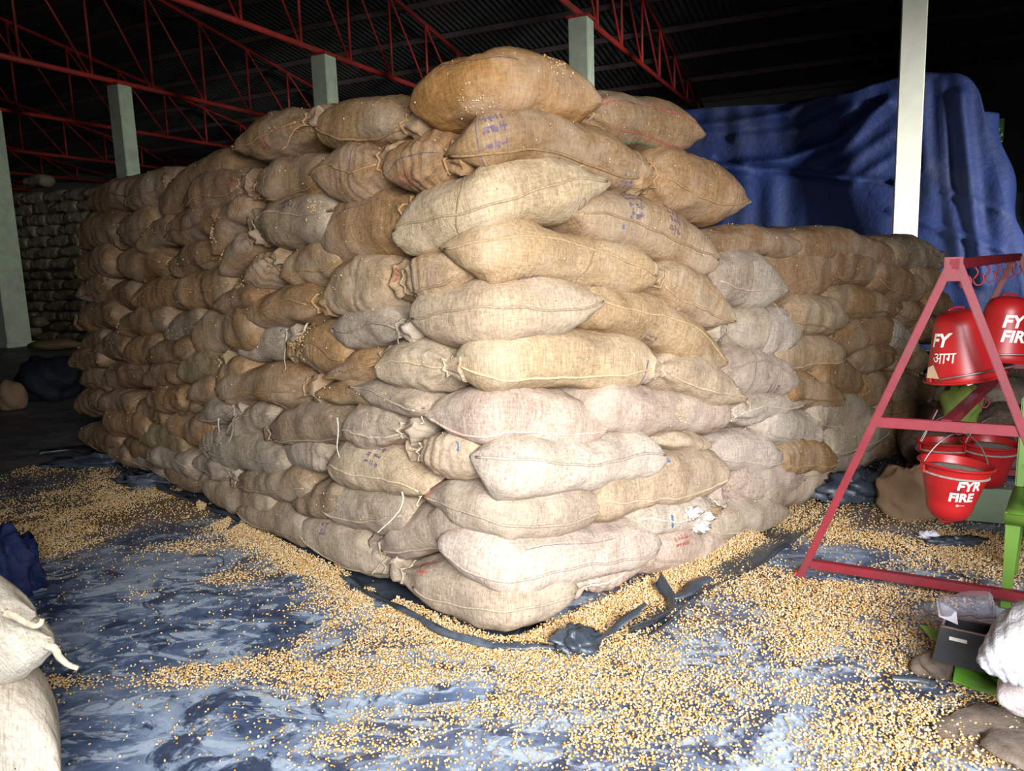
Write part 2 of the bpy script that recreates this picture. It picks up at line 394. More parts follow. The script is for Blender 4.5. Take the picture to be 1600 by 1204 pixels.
# trusses of red pipe
ORD = ['one', 'first', 'second', 'third', 'fourth', 'fifth', 'sixth', 'seventh']
TLAB = {-1: 'red pipe roof truss above the cream column, nearest the right side', 0: 'red pipe roof truss over the column right of the topmost sack', 1: 'bright red pipe roof truss crossing the top centre left',
        2: 'dull red pipe roof truss over the column at far left of stack', 3: 'dull red pipe truss over the column at the left picture edge', 4: 'dark roof truss beyond the leftmost column, next one deeper',
        5: 'second dark roof truss beyond the leftmost column', 6: 'third dark roof truss beyond the leftmost column', 7: 'farthest dark roof truss beyond the leftmost column'}
ZC = 5.66
def topz(t): return (RZ-.22 - (RZ-EZ)*(t-RT)/(TB-RT)) if t > RT else (RZ-.22 - (RZ-EZ+.2)*(RT-t)/(RT-TF))
for i in range(-1, 8):
    p = COLP[i]; pp = p@e1; tc = p@e2
    root = empty('roof_truss', bt(pp, tc, ZC)); tag(root, TLAB[i], 'roof truss', 'red pipe roof trusses')
    t0, t1 = TF+.1, TB-.1
    reparent(tube('bottom_chord', [bt(pp, t0, ZC), bt(pp, (t0+t1)/2, ZC), bt(pp, t1, ZC)], .055, REDS, None, 10), root)
    reparent(tube('top_chord', [bt(pp, t0, topz(t0)), bt(pp, RT-.2, topz(RT-.2)), bt(pp, RT+.2, topz(RT+.2)), bt(pp, t1, topz(t1))], .045, REDS, None, 8), root)
    ts = []
    t = tc - .62
    while t > t0+.5: t -= 1.5
    t += 1.5
    while t < t1-.3: ts.append(t); t += 1.5
    for a, t in enumerate(ts):
        reparent(tube('web_post', [bt(pp, t, ZC), bt(pp, t, (ZC+topz(t))/2), bt(pp, t, topz(t))], .032, REDS, None, 6), root)
        if a: reparent(tube('web_diagonal', [bt(pp, t-.05, ZC), bt(pp, t-.75, (ZC+topz(ts[a-1]))/2), bt(pp, ts[a-1], topz(ts[a-1]))], .026, REDS, None, 6), root)
# foliage outside the openings
def shrub(c, r, n, label):
    V = []; Fc = []
    g = np.random.default_rng(int(abs(c[0])*10))
    for k in range(n):
        q = np.array(c)+g.normal(0, 1, 3)*np.array(r)*.5; a = unit(g.normal(0, 1, 3)); b = unit(np.cross(a, g.normal(0, 1, 3))); s = .16
        m = len(V); V += [q-a*s, q+b*s*.45, q+a*s, q-b*s*.45]; Fc += [[m, m+1, m+2, m+3]]
    o = mesh('shrub', V, Fc, LEAF, smooth=False); tag(o, label, 'shrub'); return o
qb = bt((w0[0]+w1[0])/2+.5, TB+4.0, 3.0); shrub(qb, (2.6, 2.6, 3.2), 2600, 'sunlit green foliage seen through the small high window')
# ------------------------------------------------------------------ the big stack of maize sacks
PC = ground(790, 1012); DL = unit(ground(125, 692)-PC); DR = unit(ground(1290, 766)-PC)
PC = PC - .075*(DL+DR)
RAD = .15
def pos(s):
    s = np.asarray(s, float)
    sp = lambda x: .5*(x+np.sqrt(x*x+RAD*RAD))
    return PC + np.multiply.outer(sp(-s), DL) + np.multiply.outer(sp(s), DR)
SS = np.linspace(-9, 9, 3601); PS = pos(SS)
def nrm(s):
    d = pos(np.asarray(s)+.01)-pos(np.asarray(s)-.01); d /= np.linalg.norm(d, axis=-1, keepdims=True)
    return np.stack([d[..., 1], -d[..., 0], 0*d[..., 0]], -1)
def hit(x, y):
    d = ray(x, y); c = PS[:, 0]*d[1]-PS[:, 1]*d[0]
    k = np.where(np.diff(np.sign(c)) != 0)[0]; k = k[0] if len(k) else (0 if x < 800 else len(SS)-1)
    w = c[k]/(c[k]-c[k+1]); s = SS[k]+w*(SS[k+1]-SS[k]); P = PS[k]+w*(PS[k+1]-PS[k])
    t = math.hypot(P[0], P[1])/math.hypot(d[0], d[1])
    return s, CAM[2]+d[2]*t, t*FOC
NU, NF, NB = 42, 26, 8
ANG = np.concatenate([np.linspace(-1.9, 1.9, NF), np.linspace(1.9, 2*math.pi-1.9, NB+2)[1:-1]])
NV = len(ANG)
UU = .5-.5*np.cos(np.linspace(0, math.pi, NU)); UU = .5*UU + .5*np.linspace(0, 1, NU)
class Surf:
    """a built sack surface; ev(u, angle, off) gives points on its skin"""
    def __init__(s, V, L): s.V = V.reshape(NU, NV, 3); s.L = L
    def ev(s, u, a, off=0.0):
        u = np.atleast_1d(np.asarray(u, float)); a = np.atleast_1d(np.asarray(a, float))
        iu = np.interp(u, UU, np.arange(NU)); ia = np.interp(a, ANG[:NF], np.arange(NF))
        i0 = np.clip(iu.astype(int), 0, NU-2); j0 = np.clip(ia.astype(int), 0, NF-2); fu = (iu-i0)[:, None]; fa = (ia-j0)[:, None]
        G = s.V
        p = (G[i0, j0]*(1-fu)*(1-fa)+G[i0+1, j0]*fu*(1-fa)+G[i0, j0+1]*(1-fu)*fa+G[i0+1, j0+1]*fu*fa)
        du = G[i0+1, j0]-G[i0, j0]; dv = G[i0, j0+1]-G[i0, j0]
        n = np.cross(du, dv); n /= np.linalg.norm(n, axis=1)[:, None]+1e-9
        return p + n*off
def sines(g, n, kmin, kmax):
    k = g.uniform(kmin, kmax, n); a = g.uniform(0, 6.28, n); p = g.uniform(0, 6.28, n)
    return lambda x, y: sum(np.sin(k[i]*(x*math.cos(a[i])+y*math.sin(a[i]))+p[i]) for i in range(n))/math.sqrt(n)
def sack_shape(C, N, hm, b, endL, endR, style, seed, jit=0.0):
    """C: NU x 3 spine on the outer face, N: NU x 3 outward normals, hm: height, b: half depth"""
    g = np.random.default_rng(seed)
    tan = np.gradient(C, axis=0); tan /= np.linalg.norm(tan, axis=1)[:, None]+1e-9
    up = np.cross(tan, N); up *= np.sign(up[:, 2:3]+1e-9); up /= np.linalg.norm(up, axis=1)[:, None]+1e-9
    seg = np.linalg.norm(np.diff(C, axis=0), axis=1); L = seg.sum()
    hp = np.ones(NU); dp = np.ones(NU); tieL = np.zeros(NU); tieR = np.zeros(NU); shift = np.zeros(NU)
    def endprof(x, kind):
        e = min(.34, .20/max(L, .3)+.03)
        if kind == 'p':      # sewn end that runs out in a point
            q = np.clip(x/(e*1.25), 0, 1); h = np.sin(q*math.pi/2)**.80; h = np.maximum(h, .05); d = .66+.34*np.sin(np.clip(x/(e*.7), 0, 1)*math.pi/2)
            return h, d, 0*x
        if kind == 'q':      # end seam folded in to a single point
            q = np.clip(x/(e*1.5), 0, 1); h = np.maximum(np.sin(q*math.pi/2)**.85, .05); return h, .10+.90*np.sin(q*math.pi/2)**.8, 0*x
        if kind == 'b':      # blunt rounded end
            q = np.clip(x/(e*.85), 0, 1); h = np.maximum((1-(1-q)**2.2)**.52, .10); d = .62+.38*(1-(1-q)**2)**.5
            return h, d, 0*x
        # tied end: mouth ruff, narrow neck, shoulders
        nk = .065/max(L, .3)*1.2; q = np.clip((x-nk)/(e*1.15), 0, 1)
        h = .20+.80*np.sin(q*math.pi/2)**.85; d = .26+.74*np.sin(q*math.pi/2)**.8
        m = x < nk; h = np.where(m, .20+.42*(1-x/nk)**.8, h); d = np.where(m, .26+.30*(1-x/nk)**.8, d)
        return h, d, np.exp(-np.clip(x-nk, 0, None)/(e*.8))
    hl, dl, tl = endprof(UU, endL); hr, dr, tr = endprof(1-UU, endR)
    hp = hl*hr; dp = dl*dr; tie = tl+tr
    # slack and bulk along the length
    bulge = 1+.05*np.sin(UU*math.pi*g.uniform(1.5, 3)+g.uniform(0, 6))
    a = hm/2*hp*bulge; bb = b*dp
    cs, sn = np.cos(ANG), np.sin(ANG); n = 2/2.7
    cx = np.sign(cs)*np.abs(cs)**n; sy = np.sign(sn)*np.abs(sn)**n
    sy = np.where(sy < 0, sy*.96, sy)
    X = bb[:, None]*cx[None, :]; Y = a[:, None]*sy[None, :]
    su = UU[:, None]*L+0*ANG[None, :]; sv = ANG[None, :]*.19+0*su
    lump = sines(g, 9, 4, 15); mid = sines(g, 8, 16, 42); fn = sines(g, 8, 45, 90)
    D = .010*lump(su, sv)+.0045*mid(su, sv)+.0016*fn(su, sv)
    D += .0055*np.abs(sines(g, 7, 10, 26)(su*1.2, sv*2.4))                 # creases
    kf = g.integers(7, 11)
    D += .013*tie[:, None]*np.sin(kf*ANG[None, :]+g.uniform(0, 6)+1.3*np.sin(su*9))      # folds gathered into the neck
    if 'g' in style:                                                        # slack cloth in rings round the sack
        w = np.exp(-((UU-g.uniform(.55, .8 if endR == 't' else .6))/.28)**2) if 't' in endR else np.exp(-((UU-g.uniform(.2, .45))/.28)**2)
        D += .009*w[:, None]*(1-2*np.abs(np.mod(su/.052+.25*np.sin(sv*7), 1)-.5))*1.4
    if 'k' in style:                                                        # puckered gather in the middle of the face
        u0 = g.uniform(.4, .6); rr = np.sqrt(((UU[:, None]-u0)*L)**2+(sv)**2); th = np.arctan2(sv, (UU[:, None]-u0)*L)
        D += -.010*np.exp(-(rr/.05)**2)+.007*np.exp(-(rr/.14)**2)*np.sin(8*th)*np.clip(rr/.04, 0, 1)
    endfade = np.clip(np.minimum(UU, 1-UU)/.03, .25, 1)[:, None]
    D *= endfade
    fx = cs[None, :]; fy = sn[None, :]
    X = X + D*fx; Y = Y + D*fy
    # sewn ends lean forward or back a little
    Cc = C - N*b*(.22+.78*dp[:, None]) + N*jit
    V = Cc[:, None, :] + X[..., None]*N[:, None, :] + Y[..., None]*up[:, None, :]
    uv = np.stack([su+g.uniform(0, 5), sv+g.uniform(0, 5)], -1).reshape(-1, 2)
    return V.reshape(-1, 3), uv, L
_c = np.array([[j, j+1, NV-2-j, NV-1-j] for j in range(NV//2-1)])
SF = np.concatenate([grid_faces(NU, NV, True), _c, _c[:, ::-1]+(NU-1)*NV])
CAPF = None
PAL = {'o': (.54, .28, .10), 'b': (.42, .255, .125), 't': (.52, .36, .21), 'l': (.60, .465, .325), 'g': (.46, .37, .285), 'w': (.60, .51, .43), 'd': (.35, .215, .115), 'y': (.37, .28, .14), 'c': (.58, .43, .27), 's': (.37, .275, .18), 'p': (.56, .44, .365)}  # cloth and dust tones; warm top light, cool low light and shade mixed in
INKC = {'v': (.15, .095, .13, 1), 'r': (.36, .07, .05, 1), 'e': (.05, .16, .07, 1), 'k': (.12, .08, .09, 1), 'n': (.04, .12, .30, 1)}
def build_sack(C, N, hm, b, ends, style, col, seed, label, group, jit=0.0, marks=(), cat='sack'):
    V, uv, L = sack_shape(C, N, hm, b, ends[0], ends[1], style, seed, jit)
    mid = V.mean(0); zlo = V[:, 2].min()
    root = empty('jute_sack', (mid[0], mid[1], zlo)); tag(root, label, cat, group)
    body = mesh('sack_body', V, SF, JUTE, None, True, uv); reparent(body, root)
    g = np.random.default_rng(seed+999)
    c = np.array(col)*g.uniform(.9, 1.08)*(1+g.uniform(-.018, .018, 3)); body.color = (*np.clip(c, 0, 1), 1)
    S = Surf(V, L); lite = np.clip(c*g.choice([.85, 1.05, 1.2, 1.3]), 0, .8)
    if 'n' not in style:
        a0 = g.uniform(-.55, .25); u = np.linspace(.035 if ends[0] != 't' else .16, .965 if ends[1] != 't' else .84, 34)
        a = a0*np.sin(u*math.pi)**.5 + .10*np.sin(u*g.uniform(4, 9)+g.uniform(0, 6)) + .012*np.sin(u*34+g.uniform(0, 6))
        o = tube('side_seam', S.ev(u, a, .002), .0055, TWINE, None, 6); o.color = (*lite, 1); reparent(o, root)
    if 'f' in style:   # second cross seam where the sack was patched
        u0 = g.uniform(.3, .7); a = np.linspace(-1.1, 1.2, 16); o = tube('cross_seam', S.ev(u0+.03*np.sin(a*3), a, .001), .0035, TWINE, None, 5); o.color = (*(lite*.6), 1); reparent(o, root)
    for k, e in enumerate(ends):
        if e == 't':
            nk = .065/max(L, .3)*1.2; uu = nk*1.15 if k == 0 else 1-nk*1.15
            i = int(np.argmin(abs(UU-uu))); ring = V.reshape(NU, NV, 3)[i]; cc = ring.mean(0); pts = cc+(ring-cc)*1.10; pts = np.vstack([pts[::2], pts[:1]])
            o = tube('tie_twine', pts, .006, TWINE, None, 6); o.color = (*lite, 1); reparent(o, root)
            if 'x' in style:   # loose end of twine hanging off the tie
                n0 = unit(N[i]); q = cc+n0*.05; t = np.linspace(0, 1, 9)[:, None]
                dirn = unit(g.normal(0, 1, 3)*np.array([1, .3, .3])+n0*.6-np.array([0, 0, .7]))
                pts = q + dirn*t*g.uniform(.10, .2)+np.array([0, 0, -.06])*t**2+.012*np.sin(t*9+g.uniform(0, 6, 3))
                o = tube('twine_end', pts, .0032, TWINE, None, 5); o.color = (*lite, 1); reparent(o, root)
    if ends[0] == 'p' and 'e' in style or ends[1] == 'p' and 'e' in style:
        u0 = .015 if (ends[0] == 'p') else .985
        q = S.ev([u0], [0])[0]; n0 = N[0 if u0 < .5 else -1]; t = np.linspace(0, 1, 8)[:, None]
        pts = q+(n0*.3+np.array([0, 0, -.8]))*t*.06+.008*np.sin(t*8+g.uniform(0, 6, 3))
        o = tube('twine_end', pts, .0032, TWINE, None, 5); o.color = (*lite, 1); reparent(o, root)
    for mk in marks: add_mark(mk, S, root)
    return root, S
def strip_on(name, S, us, as_, w, ink, root):
    us = np.asarray(us, float); as_ = np.asarray(as_, float)
    du = np.gradient(us)*S.L; da = np.gradient(as_)*.16; ln = np.hypot(du, da)+1e-9
    nu_, na = -da/ln, du/ln
    Pa = S.ev(us+nu_*w/2/S.L, as_+na*w/2/.16, .0022); Pb = S.ev(us-nu_*w/2/S.L, as_-na*w/2/.16, .0022)
    V = np.stack([Pa, Pb], 1).reshape(-1, 3); n = len(us)
    o = mesh(name, V, grid_faces(n, 2), INK); o.color = INKC[ink]; reparent(o, root); return o
def text_mesh(txt, size, bold=0.0, shear=0.0, font=None):
    cu = bpy.data.curves.new('t', 'FONT'); cu.body = txt; cu.size = size; cu.offset = bold; cu.shear = shear; cu.resolution_u = 3
    to = bpy.data.objects.new('t', cu); COL.objects.link(to); bpy.context.view_layer.update()
    me = bpy.data.meshes.new_from_object(to.evaluated_get(bpy.context.evaluated_depsgraph_get()))
    bm = bmesh.new(); bm.from_mesh(me); bmesh.ops.triangulate(bm, faces=bm.faces)
    for _ in range(2):
        bmesh.ops.subdivide_edges(bm, edges=[e for e in bm.edges if e.calc_length() > size*.22], cuts=1, use_grid_fill=False)
        bmesh.ops.triangulate(bm, faces=bm.faces)
    V = np.array([v.co[:] for v in bm.verts]).reshape(-1, 3); Fc = [[v.index for v in f.verts] for f in bm.faces]; bm.free()
    bpy.data.objects.remove(to); bpy.data.curves.remove(cu); bpy.data.meshes.remove(me)
    return V, Fc
def add_mark(mk, S, root):
    k = mk[0]
    if k == 'text':      # text, ink, u, angle, size, turn
        _, txt, ink, u, a, size, rot = mk
        V, Fc = text_mesh(txt, size, size*.012)
        if not len(V): return
        c = (V.max(0)+V.min(0))/2; X = V[:, 0]-c[0]; Y = V[:, 1]-c[1]; r = math.radians(rot)
        X, Y = X*math.cos(r)-Y*math.sin(r), X*math.sin(r)+Y*math.cos(r)
        P = S.ev(np.clip(u+X/S.L, .01, .99), np.clip(a+Y/.16, -1.8, 1.8), .0022)
        o = mesh('stencil_print', P, Fc, INK, smooth=False); o.color = INKC[ink]; reparent(o, root)
    if k == 'ring':      # ink, u : a painted band round the sack
        _, ink, u, w = mk; a = np.linspace(-1.5, 1.5, 22); strip_on('painted_band', S, u+.012*np.sin(a*2), a, w, ink, root)
    if k == 'line':      # ink, u0, a0, u1, a1, w
        _, ink, u0, a0, u1, a1, w = mk; t = np.linspace(0, 1, 24); strip_on('painted_stripe', S, u0+(u1-u0)*t, a0+(a1-a0)*t+.06*np.sin(t*6), w, ink, root)
    if k == 'loop':
        _, ink, u, a, r, w = mk; t = np.linspace(0, 2*math.pi, 26); strip_on('painted_loop', S, u+r*np.cos(t)/S.L*.6, a+r*np.sin(t)/.16, w, ink, root)
    if k == 'scrawl':    # faded row of stencil characters, unreadable in the photo: short strokes
        _, ink, u, a, nr, nc, sz = mk; g = np.random.default_rng(int(u*1e3+a*1e2+50)); V = []; Fc = []
        for r in range(nr):
            for c in range(nc):
                for q in range(3):
                    du = (c*1.25+g.uniform(-.1, .3)-nc/2)*sz; da = (r*1.5-nr/2+g.uniform(-.3, .3))*sz
                    ver = g.random() < .5; lw = sz*.13; ll = sz*g.uniform(.35, .55)
                    hx, hy = (lw, ll) if ver else (ll, lw); du += g.uniform(-.3, .3)*sz
                    b = len(V); V += [(du-hx, da-hy), (du+hx, da-hy), (du+hx, da+hy), (du-hx, da+hy)]; Fc.append([b, b+1, b+2, b+3])
        V = np.array(V); P = S.ev(np.clip(u+V[:, 0]/S.L, .01, .99), np.clip(a+V[:, 1]/.16, -1.8, 1.8), .0024)
        o = mesh('stencil_print', P, Fc, INK, smooth=False); o.color = INKC[ink]; o['kind'] = 'stuff'; reparent(o, root)
    if k == 'patch':     # a sewn-on patch of paler cloth
        _, u0, u1, a0, a1, colr = mk; uu, aa = np.meshgrid(np.linspace(u0, u1, 10), np.linspace(a0, a1, 10), indexing='ij')
        P = S.ev(uu.ravel(), aa.ravel(), .004); uv = np.stack([uu.ravel()*S.L, aa.ravel()*.19], -1)
        o = mesh('cloth_patch', P, grid_faces(10, 10), JUTE, uv=uv); o.color = (*colr, 1); reparent(o, root)

# rows: layer number (1 = on the floor) -> zones. Each sack: x0,y0, xm,ym, x1,y1 (visible centre line), h (visible height), ends, colour, style, look, marks
C, Lf, Rt = 'corner', 'left', 'right'
ROWS = {
11: {C: [(641,168, 800,120, 941,158, 94, 'bb', 'o', 'n', 'huge orange-brown jute sack arched over the very top of the stack', [('line','k',.03,.75,.55,.35,.004)])],
     Rt: [(915,172, 1005,182, 1112,212, 80, 'tp', 'd', 'n', 'top sack with red stripes, green loop and red tie', [('line','r',.12,.35,.95,.30,.007),('line','r',.25,-.45,.9,-.5,.007),('line','e',.3,-.85,.85,-.72,.010),('loop','e',.52,.95,.035,.005),('line','r',.08,.7,.2,.6,.02)])],
     Lf: [(486,196, 560,190, 643,190, 76, 'bt', 'b', 'gf', 'ringed brown top sack with its neck tied', []),
          (360,234, 428,207, 492,182, 58, 'pt', 'b', 'gx', 'slack crumpled sack with flap end and red smear', [('scrawl','r',.5,-.2,2,2,.03)])]},
10: {C: [(690,243, 845,206, 1017,272, 90, 'pb', 'b', '', 'long brown sack arched below the topmost', [('ring','v',.17,.006),('scrawl','v',.25,.1,3,3,.03),('scrawl','v',.9,-.5,3,3,.022)])],
     Rt: [(1003,268, 1078,284, 1173,316, 96, 'tp', 'b', '', 'jutting brown sack with a red band near point', [('ring','r',.80,.007)])],
     Lf: [(597,268, 655,250, 716,246, 84, 'bt', 'b', 'gn', 'bulging gathered sack with red tie and stencilled box', [('scrawl','r',.35,-.35,2,5,.022),('line','k',.1,-.1,.75,.25,.004),('line','k',.35,-.9,.8,-.2,.004)]),
          (480,272, 545,264, 608,250, 86, 'pt', 'b', 'g', 'brown sack with neck gathered to the right', [('ring','k',.6,.004)]),
          (380,292, 438,280, 500,278, 74, 'tb', 'b', 'g', 'brown sack tied at left with slack rings', []),
          (285,322, 330,300, 384,288, 66, 'pt', 'd', 'x', 'dim brown sack with red tied mouth', [('scrawl','r',.85,.2,2,2,.025)]),
          (240,330, 278,283, 352,254, 54, 'bb', 'd', 'n', 'long drooping sack arched over two layers', []),
          (186,322, 215,300, 252,282, 52, 'pb', 'd', '', 'dim sack lying on the far shoulder', []),
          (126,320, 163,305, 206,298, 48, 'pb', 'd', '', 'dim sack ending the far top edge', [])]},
9: {C: [(611,372, 790,303, 958,285, 104, 'bp', 'c', 'f', 'large pale sack with a pen-drawn oval near its right point', [('loop','v',.84,-.45,.028,.003)])],
    Rt: [(903,335, 1015,352, 1126,412, 88, 'pb', 't', '', 'pale tan sack with purple stencil print', [('scrawl','v',.36,.45,4,3,.028),('scrawl','v',.60,.45,5,3,.024),('text','*','n',.26,-.15,.05,0)])],
    Lf: [(485,380, 562,352, 642,332, 102, 'bt', 'b', 'gn', 'fat brown sack with puckered mouth and dark stitching', [('line','k',.2,.2,.7,.6,.004)]),
         (386,352, 448,346, 510,334, 78, 'tb', 's', 'g', 'grey brown sack with print and spilled kernels', [('scrawl','k',.55,.5,2,6,.022)]),
         (334,398, 350,348, 384,312, 46, 'bb', 'd', 'n', 'sack bent steeply downwards', []),
         (256,372, 300,348, 346,338, 58, 'pb', 'd', '', 'dim plain sack', []),
         (216,388, 236,366, 264,352, 46, 'bb', 'd', 'n', 'small dim sack squeezed between others', []),
         (172,372, 203,357, 234,350, 58, 'tb', 'b', '', 'rust brown sack with a knotted left end', []),
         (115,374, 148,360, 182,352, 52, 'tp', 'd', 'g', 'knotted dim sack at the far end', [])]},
8: {C: [(684,388, 850,394, 1032,432, 90, 'pb', 't', 'f', 'long tan sack with a round puckered bulge', [('scrawl','v',.4,-.75,2,4,.02),('scrawl','v',.72,-.8,2,4,.02)])],
    Rt: [(1016,424, 1082,448, 1153,502, 84, 'tp', 't', 'g', 'round-shouldered tan sack', []),
         (1116,440, 1170,434, 1229,456, 84, 'bp', 'g', '', 'grey sack with a pale stitched patch', [('patch',.42,.93,-1.2,.35,(.52,.45,.36))]),
         (1185,448, 1252,430, 1328,430, 86, 'bt', 'd', 'n', 'brown sack with reddish stain, tied at right', []),
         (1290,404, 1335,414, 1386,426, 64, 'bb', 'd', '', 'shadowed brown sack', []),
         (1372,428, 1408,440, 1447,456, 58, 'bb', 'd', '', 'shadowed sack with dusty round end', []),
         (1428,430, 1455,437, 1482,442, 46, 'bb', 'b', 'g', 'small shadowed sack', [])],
    Lf: [(604,440, 656,436, 714,424, 92, 'tp', 't', 'g', 'tan sack gathered at a red and blue tie', [('line','n',.35,.5,.38,-.4,.008),('scrawl','r',.12,.3,3,1,.03)]),
         (503,470, 548,446, 602,440, 96, 'bb', 't', 'kn', 'round tan sack, puckered face', []),
         (427,428, 466,416, 518,404, 68, 'bb', 'b', '', 'brown sack with curved seam', []),
         (369,452, 398,425, 432,400, 46, 'tt', 'b', 'gn', 'narrow slanting sack all in ring folds', []),
         (347,425, 365,398, 402,368, 52, 'bt', 'd', 'n', 'dim sack with a few kernels in its folds', []),
         (260,416, 300,400, 345,396, 50, 'bt', 'd', 'g', 'dim ringed sack', []),
         (172,416, 212,410, 260,409, 52, 'bt', 'b', '', 'rust-coloured dim sack', []),
         (115,424, 145,410, 174,406, 50, 'pb', 'd', '', 'dim sack with pointed corner at far end', [])]},
7: {C: [(634,496, 800,485, 955,467, 106, 'bp', 'l', '', 'big pale sack with a sharp right-hand point', [])],
    Rt: [(923,470, 1040,503, 1145,572, 76, 'bp', 't', '', 'long tan sack sloping down with faint stencil box', [('scrawl','k',.42,-.6,2,5,.018),('line','r',.1,.85,.26,.75,.007)]),
         (1130,512, 1190,515, 1257,522, 82, 'tb', 'g', 'n', 'grey sack with a white patch stamped in violet', [('patch',.50,.80,-1.1,.7,(.62,.53,.47)),('scrawl','v',.70,-.1,6,2,.026)]),
         (1222,495, 1275,494, 1333,502, 64, 'tp', 't', 'k', 'rough tan sack ending in a point', []),
         (1300,474, 1358,475, 1420,482, 58, 'bb', 'b', '', 'smooth shadowed sack', []),
         (1406,484, 1432,488, 1458,492, 44, 'tb', 'b', 'g', 'small crumpled shadowed sack', []),
         (1448,468, 1466,474, 1486,480, 44, 'bb', 'd', '', 'last shadowed sack', [])],
    Lf: [(511,516, 572,510, 636,515, 72, 'bt', 'g', 'x', 'grey sack with a rough white scuff', []),
         (376,492, 440,478, 508,476, 60, 'pt', 'b', 'x', 'long brown sack, pointed at left', []),
         (337,480, 370,468, 404,462, 42, 'bb', 'd', 'n', 'small plain dim sack', []),
         (273,465, 315,452, 358,446, 66, 'bb', 'b', 'k', 'brown sack with a star-shaped pucker in its face', []),
         (196,472, 236,460, 280,455, 54, 'pb', 'b', 'g', 'dim brown sack', []),
         (140,470, 170,462, 202,464, 40, 'bb', 'd', '', 'dim sack', []),
         (118,464, 138,446, 160,440, 42, 'pb', 'd', '', 'dim sack at the far end', [])]},
6: {C: [(698,566, 860,560, 1037,573, 100, 'bb', 'c', '', 'very long pale orange sack with a blue tick at its right end', [('line','n',.93,.1,.90,-.55,.006)])],
    Rt: [(1023,574, 1090,588, 1165,624, 72, 'tp', 'l', 'e', 'whitish sack with a rough knot at its left', []),
         (1135,582, 1195,583, 1254,600, 80, 'bp', 'p', '', 'pinkish grey sack with pen lettering L18', [('text','L18','v',.62,-.35,.07,5),('ring','r',.32,.004)]),
         (1212,558, 1268,555, 1328,556, 64, 'bp', 't', '', 'brown sack with a pale seam to its point', []),
         (1312,530, 1360,522, 1412,516, 64, 'tb', 'b', '', 'dusky brown sack', []),
         (1398,520, 1420,530, 1444,540, 46, 'bb', 'w', 'g', 'small white sack folded over', []),
         (1436,508, 1458,512, 1480,520, 42, 'bb', 'd', '', 'shadowed sack beyond the white one', [])],
    Lf: [(588,580, 650,574, 716,576, 80, 'bt', 'l', 'k', 'pale sack with knotted mouth', []),
         (500,590, 550,573, 602,562, 48, 'pt', 'b', '', 'slim brown sack with violet marks', [('scrawl','v',.3,.1,2,4,.022)]),
         (440,548, 484,545, 534,560, 80, 'tb', 'b', 'g', 'orange brown sack, loose folds full of kernels', []),
         (356,547, 400,536, 448,522, 62, 'pt', 'g', 'x', 'grey brown sack with blue thread on tie', [('line','n',.82,.3,.9,.5,.010)]),
         (298,530, 345,516, 400,510, 72, 'bb', 'b', 'n', 'smooth fat brown sack', []),
         (248,530, 275,512, 307,497, 52, 'bb', 's', 'g', 'blackish crumpled sack', []),
         (178,516, 216,502, 258,496, 50, 'pb', 'd', '', 'dim sack with pale twine at its end', []),
         (113,504, 145,494, 182,492, 46, 'tb', 'd', '', 'dim knotted sack at the far end', [])]},
5: {C: [(647,648, 810,656, 967,673, 94, 'pp', 'p', 'e', 'big pinkish-grey sack pointed at both ends', [('line','v',.1,-.5,.55,-.85,.003)])],
    Rt: [(930,640, 1040,644, 1150,650, 76, 'bb', 'p', 'n', 'flat pinkish sack dotted with loose kernels', []),
         (1138,655, 1195,636, 1264,632, 50, 'tp', 'w', 'g', 'dusty white ragged sack', []),
         (1235,610, 1275,612, 1318,625, 56, 'bb', 'b', '', 'brown sack with a pale scribble', []),
         (1282,585, 1325,586, 1364,606, 60, 'bb', 'b', 'g', 'brown sack with a pale rim', []),
         (1345,564, 1376,560, 1412,560, 52, 'bb', 'd', 'g', 'shadowed wrinkled sack', []),
         (1404,556, 1432,560, 1462,566, 46, 'bb', 'b', '', 'shadowed sack just behind the stand', [])],
    Lf: [(545,603, 608,628, 658,642, 48, 'pb', 'g', '', 'slim sack sliding down to the right', []),
         (485,618, 535,616, 586,622, 42, 'pb', 'b', 'n', 'thin flattened brown sack', []),
         (338,614, 412,602, 492,610, 64, 'bt', 'b', 'f', 'long brown sack with checked weave', []),
         (330,598, 352,584, 380,572, 44, 'bb', 'b', 'n', 'small rusty sack', []),
         (270,586, 308,572, 350,564, 56, 'pt', 'y', 'n', 'olive-tinged sack, tied at right', []),
         (230,560, 265,550, 302,542, 42, 'bb', 'd', 'g', 'dim creased sack', []),
         (188,556, 220,546, 252,545, 48, 'bb', 'b', '', 'dim warm brown sack', []),
         (146,548, 170,540, 196,541, 44, 'pb', 'd', '', 'dim sack', []),
         (114,546, 136,534, 158,530, 38, 'tb', 'd', '', 'dim sack at the far end', [])]},
4: {C: [(735,712, 860,735, 1041,716, 90, 'bb', 'w', '', 'large whitish sack with a rolled hem along its foot', [])],
    Rt: [(1016,694, 1065,692, 1123,697, 36, 'tb', 'l', 'n', 'thin pale strip of sack with a red line', [('ring','r',.80,.004)]),
         (1112,712, 1162,712, 1232,716, 66, 'tp', 'w', '', 'bluish white sack with a pointed end', []),
         (1200,672, 1245,666, 1292,682, 60, 'bb', 'w', '', 'dusty white rounded sack', []),
         (1278,650, 1320,640, 1366,652, 66, 'bb', 'g', 'g', 'grey brown sack with folded rim', []),
         (1352,618, 1384,610, 1414,612, 54, 'bb', 'b', 'g', 'shadowed sack with wrinkled end', []),
         (1405,606, 1435,606, 1466,612, 48, 'bb', 'd', '', 'shadowed plain sack', [])],
    Lf: [(627,700, 680,712, 738,726, 78, 'tb', 'l', 'gn', 'pale sack in bold ring folds, teal thread', [('line','n',.75,.5,.82,.3,.008)]),
         (538,668, 590,668, 642,682, 74, 'bt', 'g', 'k', 'dusty sack crusted with chaff', []),
